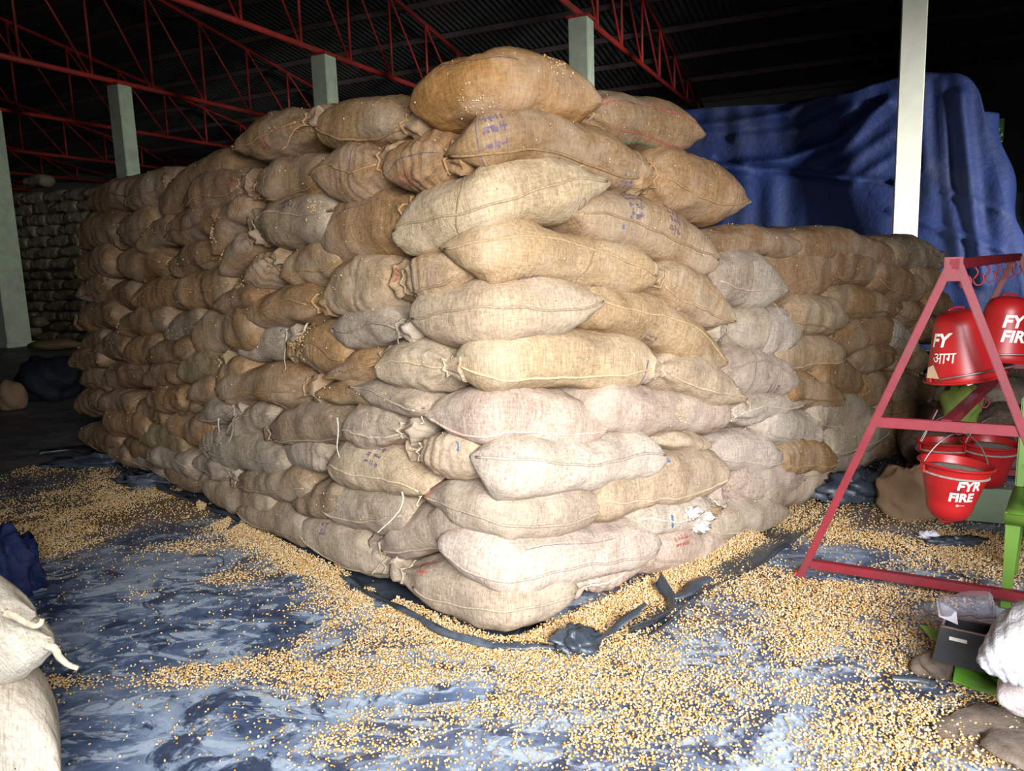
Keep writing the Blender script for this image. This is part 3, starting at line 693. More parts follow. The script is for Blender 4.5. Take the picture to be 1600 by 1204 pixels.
         (408,680, 470,664, 546,668, 66, 'tb', 's', '', 'grey speckled sack with a ragged open mouth', []),
         (350,680, 384,660, 422,650, 56, 'pb', 'g', '', 'dim grey sack', []),
         (310,655, 340,641, 374,636, 44, 'pt', 'g', 'x', 'small dim sack with twine tail', []),
         (270,646, 295,632, 318,626, 42, 'bt', 'd', '', 'small dim sack', []),
         (292,620, 315,610, 336,603, 42, 'pb', 'd', '', 'dim sack with a buff end', []),
         (228,626, 258,622, 288,625, 46, 'bb', 'b', 'n', 'dim squarish sack', []),
         (222,598, 250,586, 278,580, 44, 'pb', 'd', 'g', 'dim sack', []),
         (163,590, 196,584, 228,584, 44, 'bb', 'd', '', 'dim long sack', []),
         (121,596, 145,590, 168,602, 42, 'pb', 'd', '', 'dim kinked sack', []),
         (108,568, 135,562, 162,562, 36, 'pb', 'd', '', 'dim sack poking out at the far end', [])]},
3: {C: [(649,772, 815,814, 953,797, 84, 'pb', 'g', '', 'grey sack bent round the corner with a pink smudge', [('ring','r',.05,.014)])],
    Rt: [(936,785, 1040,758, 1139,738, 82, 'bb', 'l', '', 'pale sack with heavy seam and turquoise dab', [('line','n',.45,.75,.50,.7,.012)]),
         (1134,776, 1192,760, 1264,748, 66, 'tp', 'p', '', 'pinkish brown sack with a pale hem', []),
         (1225,722, 1268,714, 1308,718, 60, 'bb', 'b', 'g', 'brown sack under a curled rim', []),
         (1300,700, 1345,682, 1392,670, 68, 'bb', 'g', '', 'grey sack beside the red stand leg', []),
         (1380,650, 1410,645, 1445,650, 58, 'bb', 'd', 'g', 'shadowed sack seen through the stand', [])],
    Lf: [(511,728, 590,736, 662,772, 74, 'bp', 'l', 'e', 'pale sack with blue violet stain and long twine', [('scrawl','v',.55,.5,3,3,.028)]),
         (432,710, 480,712, 524,736, 66, 'bt', 'g', 'gn', 'grey brown sack with stacked creases', []),
         (322,700, 380,710, 442,722, 64, 'bb', 'g', '', 'long grey brown sack', []),
         (310,700, 334,694, 360,705, 56, 'bb', 'g', 'g', 'dim wrinkled sack', []),
         (260,664, 292,676, 328,668, 52, 'bb', 'b', 'n', 'dim brown heart-shaped sack', []),
         (216,690, 250,684, 284,694, 52, 'pb', 'y', 'n', 'olive sack shaped like a cushion', []),
         (200,640, 225,650, 250,655, 40, 'bb', 'd', '', 'small dim sack', []),
         (163,665, 196,662, 228,672, 46, 'bb', 'b', 'n', 'dim sack with rust patch', []),
         (155,630, 180,628, 206,640, 40, 'bb', 'd', '', 'dim plain sack', []),
         (116,640, 140,625, 160,625, 40, 'pb', 'd', '', 'dim sack by the far corner', [])]},
2: {C: [(686,842, 812,893, 1031,848, 92, 'bb', 'w', '', 'long white-grey sack folded over the corner, thick pale seam', [('line','v',.35,.55,.75,.5,.003)])],
    Rt: [(998,815, 1060,810, 1139,795, 60, 'bt', 'w', 'gk', 'torn white sack stuffed with rags, blue scrap', [('line','n',.3,.1,.34,-.2,.016)]),
         (1110,832, 1170,832, 1235,824, 64, 'bp', 'g', '', 'grey brown sack, pointed at right', []),
         (1196,794, 1250,788, 1310,752, 74, 'bb', 'g', 'f', 'dark mauve sack at the foot beside spilled maize', []),
         (1290,752, 1335,722, 1385,708, 60, 'bb', 'g', '', 'dim grey sack crossed by the stand leg', []),
         (1370,700, 1400,690, 1440,690, 54, 'bb', 'd', '', 'shadowed sack low behind the stand', [])],
    Lf: [(572,862, 642,836, 724,832, 74, 'tb', 'g', 'x', 'pale grey sack, frayed tie at lower left', []),
         (494,788, 560,800, 634,806, 80, 'bb', 'g', '', 'plump grey sack with looping twine', []),
         (452,786, 490,786, 534,776, 54, 'bb', 's', '', 'small grey sack tucked behind', []),
         (354,755, 415,758, 480,766, 54, 'tb', 's', 'g', 'grey sack with ringed folds and knotted left end', []),
         (298,724, 330,732, 366,744, 42, 'bt', 'g', '', 'dim slim sack', []),
         (232,712, 262,718, 300,730, 42, 'bb', 'g', '', 'dim sack low on the left', []),
         (180,700, 210,705, 240,715, 40, 'bb', 'd', 'g', 'dim sack near the black sheet', []),
         (120,682, 150,684, 185,695, 38, 'bb', 'd', '', 'dim sack near the far foot', [])]},
1: {C: [(604,893, 772,975, 908,940, 92, 'tb', 'g', 'e', 'grey bottom sack bent round the corner with a blue thread', [('line','n',.62,-.6,.66,-.95,.012),('scrawl','r',.22,.7,2,2,.04)])],
    Rt: [(912,930, 962,926, 1022,905, 70, 'tb', 'p', 'g', 'pink stained bottom sack with blurred print', [('scrawl','r',.3,.4,3,4,.022)]),
         (1006,908, 1080,884, 1146,888, 72, 'bp', 'p', '', 'pinkish bottom sack with a neat hem', [('scrawl','r',.35,.3,2,5,.02)])],
    Lf: [(458,838, 540,868, 612,892, 80, 'pt', 'g', '', 'long grey bottom sack running to the frayed tie', [('scrawl','v',.35,.5,3,2,.03)]),
         (372,806, 430,816, 478,842, 58, 'pb', 's', '', 'grey bottom sack with a curved seam', []),
         (304,752, 358,782, 422,788, 54, 'bb', 's', 'n', 'smooth bluish grey bottom sack', []),
         (250,742, 280,750, 312,760, 44, 'bt', 's', '', 'dim bottom sack', []),
         (195,722, 225,728, 258,740, 40, 'bb', 'g', '', 'dim bottom sack', []),
         (138,704, 170,708, 200,718, 38, 'bb', 'd', '', 'dim last bottom sack', [])]},
}
CAPS = {12: [(1118,386, 1190,376, 1262,388, 50, 'bb', 'd', 'n', 'broad dark brown sack beginning the low right wing\'s top row', []),
             (1238,392, 1328,386, 1414,404, 54, 'bb', 'd', 'n', 'long dark brown sack lying under the cream column', []),
             (1398,402, 1436,396, 1484,406, 50, 'bt', 's', 'gx', 'dark striped sack tied at the outer end of the top row', [])]}
ORDN = ['', 'first', 'second', 'third', 'fourth', 'fifth', 'sixth', 'seventh', 'eighth', 'ninth', 'tenth', 'eleventh', 'twelfth']
NAM = {1: 'bottom layer', 11: 'top layer'}
lay = lambda k: NAM.get(k, ORDN[k]+' layer up')
GRP = 'maize sacks of the big corner stack'
def traced(row, label, seed, depth=.235, corner=False):
    x0, y0, xm, ym, x1, y1, h, ends, colr, style, look, marks = row
    A = [hit(x0, y0), hit(xm, ym), hit(x1, y1)]
    u = UU; l0 = 2*(u-.5)*(u-1); l1 = -4*u*(u-1); l2 = 2*u*(u-.5)
    # parameter of the middle point is not exactly half way along: warp
    s = A[0][0]*l0+A[1][0]*l1+A[2][0]*l2; z = A[0][1]*l0+A[1][1]*l1+A[2][1]*l2
    smid = (A[0][0]+A[2][0])/2; dev = A[1][0]-smid
    s = A[0][0]+(A[2][0]-A[0][0])*u + 0*dev
    w = (A[1][0]-A[0][0])/(A[2][0]-A[0][0]); w = min(max(w, .12), .88)
    zz = np.interp(u, [0, w, 1], [A[0][1], A[1][1], A[2][1]]); c = UU.copy(); uni = np.linspace(0, 1, 120); zu = np.interp(uni, u, zz)
    for _ in range(110 if corner else 420): zu[1:-1] = (zu[:-2]+2*zu[1:-1]+zu[2:])/4
    z = np.interp(u, uni, zu)+(A[1][1]-np.interp(w, uni, zu))*np.sin(np.interp(u, [0, w, 1], [0, .5, 1])*math.pi)
    d = A[1][2]; hm = h*d/FOC*1.19
    P = pos(s); P[:, 2] = z; N = nrm(s)
    g = np.random.default_rng(seed); L = abs(A[2][0]-A[0][0])
    hm = max(hm, .12); b = depth if L > .35 else .20
    lim = z - hm*.5
    if lim.min() < 0: P[:, 2] += np.clip(.004-lim, 0, .1)
    return build_sack(P, N, hm, b, ends, style, PAL[colr], seed, label, GRP, g.uniform(-.03, .03), marks)
SURF = []
seed = 100
for k, zones in ROWS.items():
    for zone, rows in zones.items():
        for i, row in enumerate(rows):
            seed += 1
            if zone == C: lab = row[10]+', '+lay(k)
            elif zone == Lf: lab = row[10]+', '+lay(k)+', '+ORDN[i+1]+' left of corner'
            else: lab = row[10]+', '+lay(k)+', '+ORDN[i+1]+' right of corner'
            SURF.append((traced(row, lab, seed, corner=(zone == C))[1], k, zone, i))
for row in CAPS[12]:
    seed += 1; SURF.append((traced(row, row[10], seed)[1], 12, Rt, 0))
# heart of the stack: hidden sacks packed behind the outer skin
def heart(name, s0, s1, z1f, depth, label):
    ss = np.linspace(s0, s1, 60); zz = np.linspace(.02, 1, 26); V = []
    fn = sines(np.random.default_rng(9), 8, 6, 22)
    base = pos(ss)-nrm(ss)*.26
    back = base+unit(DL+DR)*depth
    for i in range(60):
        top = z1f(ss[i])
        for z in zz: V.append(base[i]+np.array([0, 0, z*top])+unit(DL+DR)*float(.03*fn(ss[i], z*top)))
        V.append(back[i]+np.array([0, 0, top])); V.append(back[i])
    o = mesh(name, V, grid_faces(60, 28), JUTE, uv=np.array([[v[0]*1.1, v[2]] for v in V])); o.color = (.2, .13, .08, 1)  # dark tint puts the shade of the gaps into the filler's colour
    tag(o, label, 'sacks', None, 'stuff'); return o
heart('packed_sacks', -5.6, .75, lambda s: 2.22-.05*abs(s) if s > -1.7 else 2.02+.03*(s+1.7), 1.2, 'hidden sacks packed inside the tall left part of the stack')
heart('packed_sacks', .3, 5.0, lambda s: 1.50, 1.0, 'hidden sacks packed inside the low right wing of the stack')
# ------------------------------------------------------------------ loose sacks outside the big stack
def free_sack(P0, Pm, P1, N, hm, b, ends, style, col, seed, label, group=None, marks=()):
    u = UU[:, None]; P0, Pm, P1 = map(np.array, (P0, Pm, P1))
    P = P0*(2*(u-.5)*(u-1)) + Pm*(-4*u*(u-1)) + P1*(2*u*(u-.5))
    return build_sack(P, np.tile(unit(N), (NU, 1)), hm, b, ends, style, col, seed, label, group, 0.0, marks)
def fs_px(px, D, hpx, N, b, *a, **k):
    if np.isscalar(D): D = (D, D, D)
    P = [atdepth(x, y, d) for (x, y), d in zip(px, D)]
    return free_sack(*P, N, hpx*D[1]/FOC, b, *a, **k)
PALE = (.72, .66, .56)
LG = 'pale sacks stacked at the left foreground edge'
nl = unit([.45, -.75, 0])
fs_px([(-330, 1010), (-150, 985), (56, 972)], (2.2, 2.1, 2.0), 165, nl, .24, 'bq', 'n', PALE, 901, 'pale foreground sack at left edge, topmost, with short twine tail', LG)
fs_px([(-330, 1090), (-110, 1060), (84, 1012)], (2.2, 2.05, 1.95), 175, nl, .24, 'bq', 'n', PALE, 902, 'pale foreground sack at left edge, pointed end with curly twine', LG)
fs_px([(-330, 1200), (-120, 1195), (96, 1235)], (2.2, 2.05, 1.95), 215, nl, .24, 'bb', 'n', PALE, 903, 'pale foreground sack in the bottom left corner of the picture', LG)
fs_px([(-330, 1390), (-120, 1390), (110, 1400)], (2.2, 2.05, 1.95), 190, nl, .24, 'bb', 'n', PALE, 904, 'pale foreground sack lowest of the left edge pile, below the frame', LG)
for (q, d0, r) in (((53, 960), 2.0, [(62, 972), (66, 962), (64, 952)]), ((80, 1008), 1.95, [(92, 1030), (108, 1042), (126, 1046)])):
    pass
def twine(label, px, D, r=.008, col=(.66, .56, .42, 1)):
    P = np.array([atdepth(x, y, D) for x, y in px]); t = np.linspace(0, len(P)-1, len(P)*5)
    Q = np.stack([np.interp(t, np.arange(len(P)), P[:, k]) for k in range(3)], 1)
    for _ in range(3): Q[1:-1] = (Q[:-2]+2*Q[1:-1]+Q[2:])/4
    o = tube('twine', Q, r*np.linspace(1.15, .6, len(Q)), TWINE, None, 7); o.color = col; tag(o, label, 'string'); return o
twine('short stub of thick pale twine on topmost left foreground sack', [(8, 957), (24, 962), (40, 972), (56, 978), (64, 974), (66, 966)], 1.93, .010)
twine('curly thick twine hanging off the pointed left foreground sack', [(74, 1008), (86, 1012), (92, 1026), (106, 1038), (122, 1044)], 1.90, .010)
twine('long loop of white twine on the grey second-layer sack', [(628, 768), (631, 778), (626, 795), (612, 812), (596, 826), (590, 832)], 3.18, .0035, (.7, .62, .5, 1))
twine('frayed white twine over a tied sack in the middle left', [(500, 492), (488, 495), (478, 508), (474, 520), (462, 523)], 3.95, .006, (.7, .62, .5, 1))
twine('pale twine hanging down the grey speckled sack', [(527, 652), (529, 672), (526, 700), (531, 715)], 3.58, .0035, (.62, .62, .56, 1))
twine('pale twine stub hanging near the olive-tinged sack', [(344, 655), (342, 650), (341, 662), (343, 675)], 4.75, .006, (.55, .48, .36, 1))
twine('thin white cord dangling behind the red stand crossbar', [(1465, 640), (1452, 665), (1440, 690), (1430, 700), (1436, 705), (1447, 712)], 4.6, .004, (.6, .58, .52, 1))
# white woven sacks at the right edge
nr_ = unit([-.6, -.8, 0])
RG = 'white sacks at the right foreground edge'
fs_px([(1524, 1042), (1640, 1028), (1780, 1020)], (2.3, 2.25, 2.4), 112, nr_, .2, 'qb', 'gn', (.50, .52, .58), 911, 'white woven sack at right edge with a drooping pointed corner', RG)
fs_px([(1556, 1096), (1650, 1104), (1760, 1110)], (2.35, 2.3, 2.4), 85, nr_, .2, 'bb', 'n', (.56, .51, .53), 912, 'pinkish white sack lying under the white one at right edge', RG)
# pale stack in the far left
proto = []
for k in range(3):
    P = [(-.42, 0, 0), (0, 0, .0), (.42, 0, 0)]
    root, _ = free_sack(*P, (0, -1, 0), .30, .26, 'bb' if k == 0 else 'pb', 'n', (.52, .47, .36), 930+k, 'x', None)
    proto.append(root)
o0 = ground(60, 543)
fd = unit([.92, -.38, 0]); fn_ = np.array([fd[1], -fd[0], 0]); rz = math.atan2(fd[1], fd[0])
COLN = ['far left', 'left', 'middle', 'right', 'far right', 'rightmost hidden']
used = [0, 0, 0]
for r in range(15):
    for c in range(6):
        if r == 14 and c > 0: continue
        g = np.random.default_rng(r*10+c); k = int(g.integers(0, 3))
        src = proto[k]
        if used[k]:
            ob = src.copy(); COL.objects.link(ob)
            for ch in src.children:
                d = ch.copy(); COL.objects.link(d); d.parent = ob
        else: ob = src; used[k] = 1
        off = (.4 if r % 2 else 0)+g.uniform(-.06, .06)
        p = atdepth(60, 543, 21.0); p[2] = 0
        p = p + fd*((c-2)*.80+off) + fn_*(g.uniform(-.05, .05) - (0 if r > 6 else .0))
        p = p - fn_*(.25 if r < 7 else 0)
        ob.location = (p[0], p[1], .02+r*.285); ob.rotation_euler = (0, 0, rz+g.uniform(-.04, .04))
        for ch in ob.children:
            v = (.52, .47, .36) if r > 6 else (.30, .25, .18)  # lower rows darker: shade of the recess put into the cloth colour
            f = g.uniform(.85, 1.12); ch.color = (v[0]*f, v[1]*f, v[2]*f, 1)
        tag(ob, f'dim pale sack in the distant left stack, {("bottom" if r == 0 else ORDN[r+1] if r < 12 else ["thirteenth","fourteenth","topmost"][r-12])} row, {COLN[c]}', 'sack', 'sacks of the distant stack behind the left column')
        if r == 14:
            p = atdepth(46, 275, 20.6); ob.location = (p[0], p[1], p[2]-.12); ob['label'] = 'flat pale sack lying alone on top of the distant left stack'

# ------------------------------------------------------------------ heaps under tarpaulins
def covered_heap(name, top, rb, T, mat, label, folds, cat, left_back=0):
    q = [vplane(x, y, bt(0, T), e1) for x, y in top]; P = np.array([[v@e1, v[2]] for v in q])
    b = vplane(*rb, bt(0, T), e1); bp = b@e1
    slope = (bp-P[-1, 0])/(P[-1, 1]-b[2]); prb = P[-1, 0]+slope*P[-1, 1]
    na, nv = 150, 90; BK = .5 if left_back else 1
    cum = np.linspace(0, 1, len(P)); a = np.linspace(0, 1, na)
    arc = np.concatenate([[0], np.cumsum(np.hypot(np.diff(P[:, 0]), np.diff(P[:, 1])))]); arc /= arc[-1]
    pT = np.interp(a, arc, P[:, 0]); zT = np.interp(a, arc, P[:, 1])
    for _ in range(4): pT[1:-1] = (pT[:-2]+2*pT[1:-1]+pT[2:])/4; zT[1:-1] = (zT[:-2]+2*zT[1:-1]+zT[2:])/4
    pB = np.linspace(P[0, 0], prb, na)
    back = [(-1, 0), (-.7, .0), (-.45, .0), (-.22, 0), (-.08, 0)]
    fl = []
    for pts, amp, wd in folds:
        W2 = np.array([[vplane(x, y, bt(0, T), e1)@e1, vplane(x, y, bt(0, T), e1)[2]] for x, y in pts]); fl.append((W2, amp, wd))
    lump = sines(np.random.default_rng(31), 9, .8, 2.6); fine = sines(np.random.default_rng(32), 10, 3, 9)
    rows = []
    for t in (3.6*BK, 2.4*BK, 1.3*BK, .6, .22, .06):
        rows.append([(pT[i], zT[i]+.02*t+.05*lump(pT[i], t), t) for i in range(na)])
    for v in np.linspace(0, 1, nv):
        row = []
        for i in range(na):
            p = pT[i]*(1-v**1.0)+pB[i]*v; z = zT[i]*(1-v); d = -.35*v-.06*lump(p, z)-.02*fine(p*1.8, z*.5)
            for W2, amp, wd in fl:
                dd = 1e9
                for s in range(len(W2)-1):
                    A, B = W2[s], W2[s+1]; ab = B-A; tt = min(1, max(0, ((p-A[0])*ab[0]+(z-A[1])*ab[1])/(ab@ab))); dd = min(dd, math.hypot(p-A[0]-ab[0]*tt, z-A[1]-ab[1]*tt))
                if dd < wd*4: d -= amp*math.exp(-(dd/wd)**2)
            row.append((p, z, d))
        rows.append(row)
    rows = np.array(rows)                       # nr x na x 3 (p, z, back)
    ext = []
    for k, (dp, db) in enumerate(((.12, .06), (.22, .25), (.25, .8), (.25, 2.0*BK), (.25, 3.6*BK))):
        c = rows[:, -1].copy(); c[:, 0] += dp+.05*np.sin(c[:, 1]*5+k); c[:, 2] = np.maximum(c[:, 2], 0)+db if k else c[:, 2]+db; ext.append(c)
    rows = np.concatenate([rows, np.stack(ext, 1)], 1)
    V = rows[..., 0, None]*e1 + (T+rows[..., 2, None])*e2; V[..., 2] = np.maximum(rows[..., 1], 0)
    o = mesh(name, V.reshape(-1, 3), grid_faces(rows.shape[0], rows.shape[1]), mat)
    tag(o, label, cat); return o
covered_heap('tarpaulin_covered_stack', [(880, 190), (1000, 182), (1090, 172), (1180, 164), (1250, 157), (1320, 144), (1390, 121), (1440, 113), (1490, 114), (1515, 122), (1530, 142), (1538, 175)], (1592, 440), 14.1, TARP,
             'high stack under a blue tarpaulin behind the cream column', [
    ([(1050, 262), (1150, 262), (1230, 252), (1310, 222), (1388, 160)], .20, .10), ([(1060, 200), (1150, 192), (1230, 178), (1290, 150)], .14, .09),
    ([(1150, 215), (1250, 205), (1330, 165)], .06, .08), ([(1120, 250), (1180, 263), (1270, 272), (1390, 285)], -.10, .05), ([(1300, 270), (1390, 210)], .07, .08), ([(1330, 285), (1395, 245)], .06, .06),
    ([(1500, 150), (1510, 260), (1530, 440)], .14, .10), ([(1470, 130), (1478, 300), (1500, 440)], .06, .07), ([(1440, 130), (1445, 260)], .06, .08), ([(1390, 330), (1560, 390)], .05, .05), ([(1480, 300), (1560, 330)], .04, .05)], 'covered stack')
BTARP = mat_tarp('black_tarpaulin', (.006, .007, .012), (.016, .018, .03))
covered_heap('dark_covered_heap', [(1500, 240), (1540, 205), (1556, 215), (1568, 250), (1575, 300)], (1606, 440), 16.2, BTARP, 'black sheeted heap just right of the blue tarpaulin stack', [], 'covered heap', 1)

# ------------------------------------------------------------------ red stand with fire buckets
SA = ground(1250, 900); SD = np.array([.858, -.513, 0]); SW = np.array([.63, .777, 0]); SL = 2.2; HA = 1.49; HW = .585
root = empty('bucket_stand', SA+SD*HW+SW*SL/2); tag(root, 'red steel A-frame stand holding fire buckets at the right', 'bucket stand')
UPZ = np.array([0, 0, 1.0])
def fr(s, z, w): return SA+SD*s+SW*w+UPZ*z
def addb(name, p, q, w, h, **k):
    o = bar(name, p, q, w, h, STAND, None); reparent(o, root); return o
for w in (0, SL):
    addb('leg', fr(0, .0, w), fr(HW-.015, HA, w), .058, .034)
    addb('leg', fr(2*HW, .0, w), fr(HW+.015, HA, w), .058, .034)
    addb('crossbar', fr(HW*.5+.02, .795, w), fr(HW*1.5-.02, .795, w), .034, .046)
    addb('base_bar', fr(.045, .075, w), fr(2*HW-.045, .075, w), .040, .040)
    for k in (0, 1): reparent(box('foot_cap', fr(k*2*HW, .012, w), .022, .022, .012, REDS, None, SD, np.array([-SD[1], SD[0], 0]), UPZ, .003), root)
addb('top_bar', fr(HW, HA, -.03), fr(HW, HA, SL+.03), .045, .045)
addb('middle_bar', fr(HW, .80, 0.0), fr(HW, .80, SL), .045, .045)
reparent(box('apex_plate', fr(HW, HA-.02, -.022), .035, .05, .006, STAND, None, SD, UPZ, np.array([-SD[1], SD[0], 0]), .002), root)
HOOKW = [.14, .50, .88, 1.26, 1.64, 2.0]
def hook(w, z0, zl):
    t = np.linspace(0, 1, 14); P = [fr(HW+.018*math.sin(k*math.pi), z0-.02-zl*k*.6, w) for k in t]
    th = np.linspace(0, 1.35*math.pi, 10); P += [fr(HW+.022-.022*math.cos(a), z0-.02-zl*.6-.03*math.sin(a), w) for a in th]
    o = tube('hook', P, .005, STAND, None, 6); reparent(o, root)
for w in HOOKW: hook(w, HA, .10)
for w in (.2, .95, 1.6): hook(w, .80, .05)

def bucket(loc, rim, hgt, tilt, spin, label, inverted, texts, group, sand=False, bottom_ring=True):
    """loc: world centre of the rim (upright) or of the base (inverted); built about its own axis then turned"""
    rb = rim*.66; n = 40
    prof = [(0.0, 0.0), (rb*.45, .004), (rb*.75, .018), (rb*.93, .045), (rb, .075), (rb*1.004, .085)]
    for k in range(1, 9): prof.append((rb+(rim-rb)*k/8, .085+(hgt-.085)*k/8))
    prof += [(rim+.004, hgt+.002), (rim+.006, hgt-.004), (rim+.004, hgt-.010)]
    inner = [(rim-.003, hgt-.001), (rim*.98-.004, hgt-.03), (rb+.0, .09), (rb*.9, .05), (rb*.5, .012), (0, .006)]
    R = Matrix.Rotation(spin, 3, 'Z'); Tl = Matrix.Rotation(tilt[0], 3, Vector(tilt[1]))
    flip = Matrix.Rotation(math.pi, 3, 'X') if inverted else Matrix.Identity(3)
    MM = np.array(Tl @ R @ flip); org = np.array([0, 0, 0 if inverted else hgt]); loc = np.array(loc)
    X = lambda v: (np.asarray(v)-org)@MM.T + loc
    rt = empty('fire_bucket', loc); tag(rt, label, 'bucket', group)
    def lathe(name, pr, mat):
        an = np.arange(n)*2*math.pi/n; V = np.array([[r*math.cos(a), r*math.sin(a), z] for r, z in pr for a in an])
        o = mesh(name, X(V), grid_faces(len(pr), n, True), mat); reparent(o, rt); return o
    lathe('bucket_shell', prof, BUCK); lathe('inner_wall', inner[::-1], BUCK)
    lathe('rim_bead', [(rim+.006+.006*math.cos(a), hgt-.004+.006*math.sin(a)) for a in np.linspace(0, 2*math.pi, 9)], BUCK)
    if sand: lathe('sand_fill', [(0, hgt-.03), (rim*.5, hgt-.028), (rim*.9, hgt-.036), (rim*.965, hgt-.05)], SAND)
    for sg in (-1, 1):
        V, Fc = box_data((sg*(rim+.004), 0, hgt-.03), (1, 0, 0), (0, 1, 0), (0, 0, 1), .004, .016, .02)
        o = mesh('handle_lug', X(V), Fc, BUCK, smooth=False); reparent(o, rt)
    # bail handle
    t = np.linspace(0, math.pi, 20)
    if inverted: P = [((rim+.008)*math.cos(a), .085+rim*.7*math.sin(a), hgt-.03-.02*math.sin(a)) for a in t]
    else: P = [((rim+.008)*math.cos(a)*(1-.25*math.sin(a)), 0, hgt-.03+.17*math.sin(a)) for a in t]
    reparent(tube('bail_handle', X(P), .004, simple_wire, None, 6), rt)
    if bottom_ring:
        t = np.linspace(0, math.pi, 12); P = [(.035*math.cos(a), 0, -.012*math.sin(a)) for a in t]
        reparent(tube('bottom_grip', X(P), .006, BUCK, None, 6), rt)
    for txt, size, ang, z, mat, rot in texts:
        V, Fc = text_mesh(txt, size, size*.035 if txt.isascii() else 0, .15 if txt.isascii() else 0)
        V[:, 0] -= V[:, 0].min(); c = V[:, 1].mean(); V[:, 1] -= c
        r = math.radians(rot); Xx = V[:, 0]*math.cos(r)-V[:, 1]*math.sin(r); Yy = V[:, 0]*math.sin(r)+V[:, 1]*math.cos(r)
        if inverted: Xx, Yy = -Xx, -Yy
        zz = z+Yy; rad = np.interp(zz, [.085, hgt], [rb, rim])+.0016
        # angle measured so that text runs left to right seen from outside
        an = ang + Xx/rad
        Q = np.stack([rad*np.cos(an), rad*np.sin(an), zz], 1)
        o = mesh('printed_lettering', X(Q), Fc, mat, smooth=False); reparent(o, rt)
    return rt
simple_wire = simple('galvanised_wire', (.26, .20, .19), .4, .2, 20, metal=.6)
BG = 'red fire buckets hung on the A-frame stand'
yax = (1, 0, 0)
# angle of the direction towards the camera, seen from a bucket
def camang(p): return math.atan2(-p[1], -p[0])
L1 = atdepth(1494, 722, 3.55)
ca = camang(L1)
bucket(L1, .150, .275, (math.radians(5), (.3, 1, 0)), 0, 'red fire bucket hung upright under the crossbar, white lettering, sand inside', False,
       [('FYR', .062, ca+.12, .195, WHITE, 4), ('FIRE', .058, ca-.10, .135, WHITE, 4), ('FIRE', .018, ca+.05, .170, DARKI, 4), ('o—', .024, ca+.22, .098, WHITE, 4)], BG, True)
L2 = atdepth(1548, 690, 4.35)
bucket(L2, .145, .27, (math.radians(3), (1, 0, 0)), 0, 'red fire bucket hanging directly behind the lettered lower one', False, [], BG, True)
L3 = atdepth(1476, 688, 4.5)
bucket(L3, .145, .27, (math.radians(-3), (1, 0, 0)), 0, 'red fire bucket behind, half hidden by the lettered one and brown sack', False, [], BG, True)
U1 = atdepth(1494, 484, 3.50); ca = camang(U1)
bucket(U1, .158, .315, (math.radians(-9), (.25, 1, 0)), 0, 'upside-down red fire bucket with Hindi lettering framed by the front legs', True,
       [('FY', .080, -(ca-1.12), .115, WHITE, 0), ('आग', .070, -(ca-1.0), .195, WHITE, 0)], BG)
U2 = atdepth(1578, 462, 3.95); ca = camang(U2)
bucket(U2, .158, .33, (math.radians(4), (.2, 1, 0)), 0, 'upside-down red fire bucket at the right edge behind the right leg', True,
       [('FY', .085, -(ca-.12), .12, WHITE, 0), ('FIRE', .080, -(ca-.10), .20, WHITE, 0)], BG)
U3 = atdepth(1560, 478, 4.9)
bucket(U3, .15, .30, (math.radians(-4), (.2, 1, 0)), 0, 'dark red upside-down fire bucket deeper along the top bar', True, [], BG)
# strip of brown card tucked at the bucket
q = [atdepth(x, y, 3.36) for x, y in ((1450, 574), (1458, 570), (1467, 592), (1448, 590))]
o = mesh('card_scrap', q, [[0, 1, 2, 3]], CARD, smooth=False); solidify(o, .003); tag(o, 'brown card scrap stuck to the upside-down Hindi lettered bucket', 'card')
# sheet of white plastic shining below it
q = [atdepth(x, y, 3.95) for x, y in ((1505, 592), (1552, 572), (1560, 578), (1545, 590), (1512, 603))]
o = mesh('plastic_wrapper', q, [[0, 1, 2, 3, 4]], PAPER, smooth=False); solidify(o, .003); tag(o, 'shiny white plastic wrapper under the upper buckets', 'wrapper')

# ------------------------------------------------------------------ green plastic chair, right edge
F0 = ground(1571, 948); cx_ = np.array([.80, -.60, 0]); cy_ = np.array([.60, .80, 0]); SWD, SDP, SH = .44, .42, .43
root = empty('plastic_chair', F0+cx_*SWD/2+cy_*SDP/2); tag(root, 'green plastic chair cut by the right edge of the picture', 'chair')
def cp(a, b, z): return F0+cx_*a+cy_*b+UPZ*z
def leg(a, b, sa, sb):
    V = []
    for z, w in ((0, .020), (.2, .024), (SH-.01, .032)):
        k = (SH-z)*.0
        for da, db in ((-1, -1), (1, -1), (1, 1), (-1, 1)): V.append(cp(a+da*w*.9+sa*z*.02, b+db*w*.6+sb*z*.02, z))
    Fc = grid_faces(3, 4, True).tolist()+[[3, 2, 1, 0], [8, 9, 10, 11]]
    o = mesh('leg', V, Fc, CHAIRM, smooth=False); reparent(o, root)
for a, b, sa, sb in ((0, 0, 1, 1), (SWD, 0, -1, 1), (SWD, SDP, -1, -1), (0, SDP, 1, -1)): leg(a, b, sa, sb)
aa, bb_ = np.meshgrid(np.linspace(0, 1, 14), np.linspace(0, 1, 14), indexing='ij')
V = [cp(-.02+(SWD+.04)*a, -.03+(SDP+.04)*b, SH+.004-.02*math.sin(a*math.pi)*math.sin(b*math.pi)-.03*max(0, (.12-b)/.12)**2) for a, b in zip(aa.ravel(), bb_.ravel())]
o = mesh('seat', V, grid_faces(14, 14), CHAIRM); solidify(o, .010); reparent(o, root)
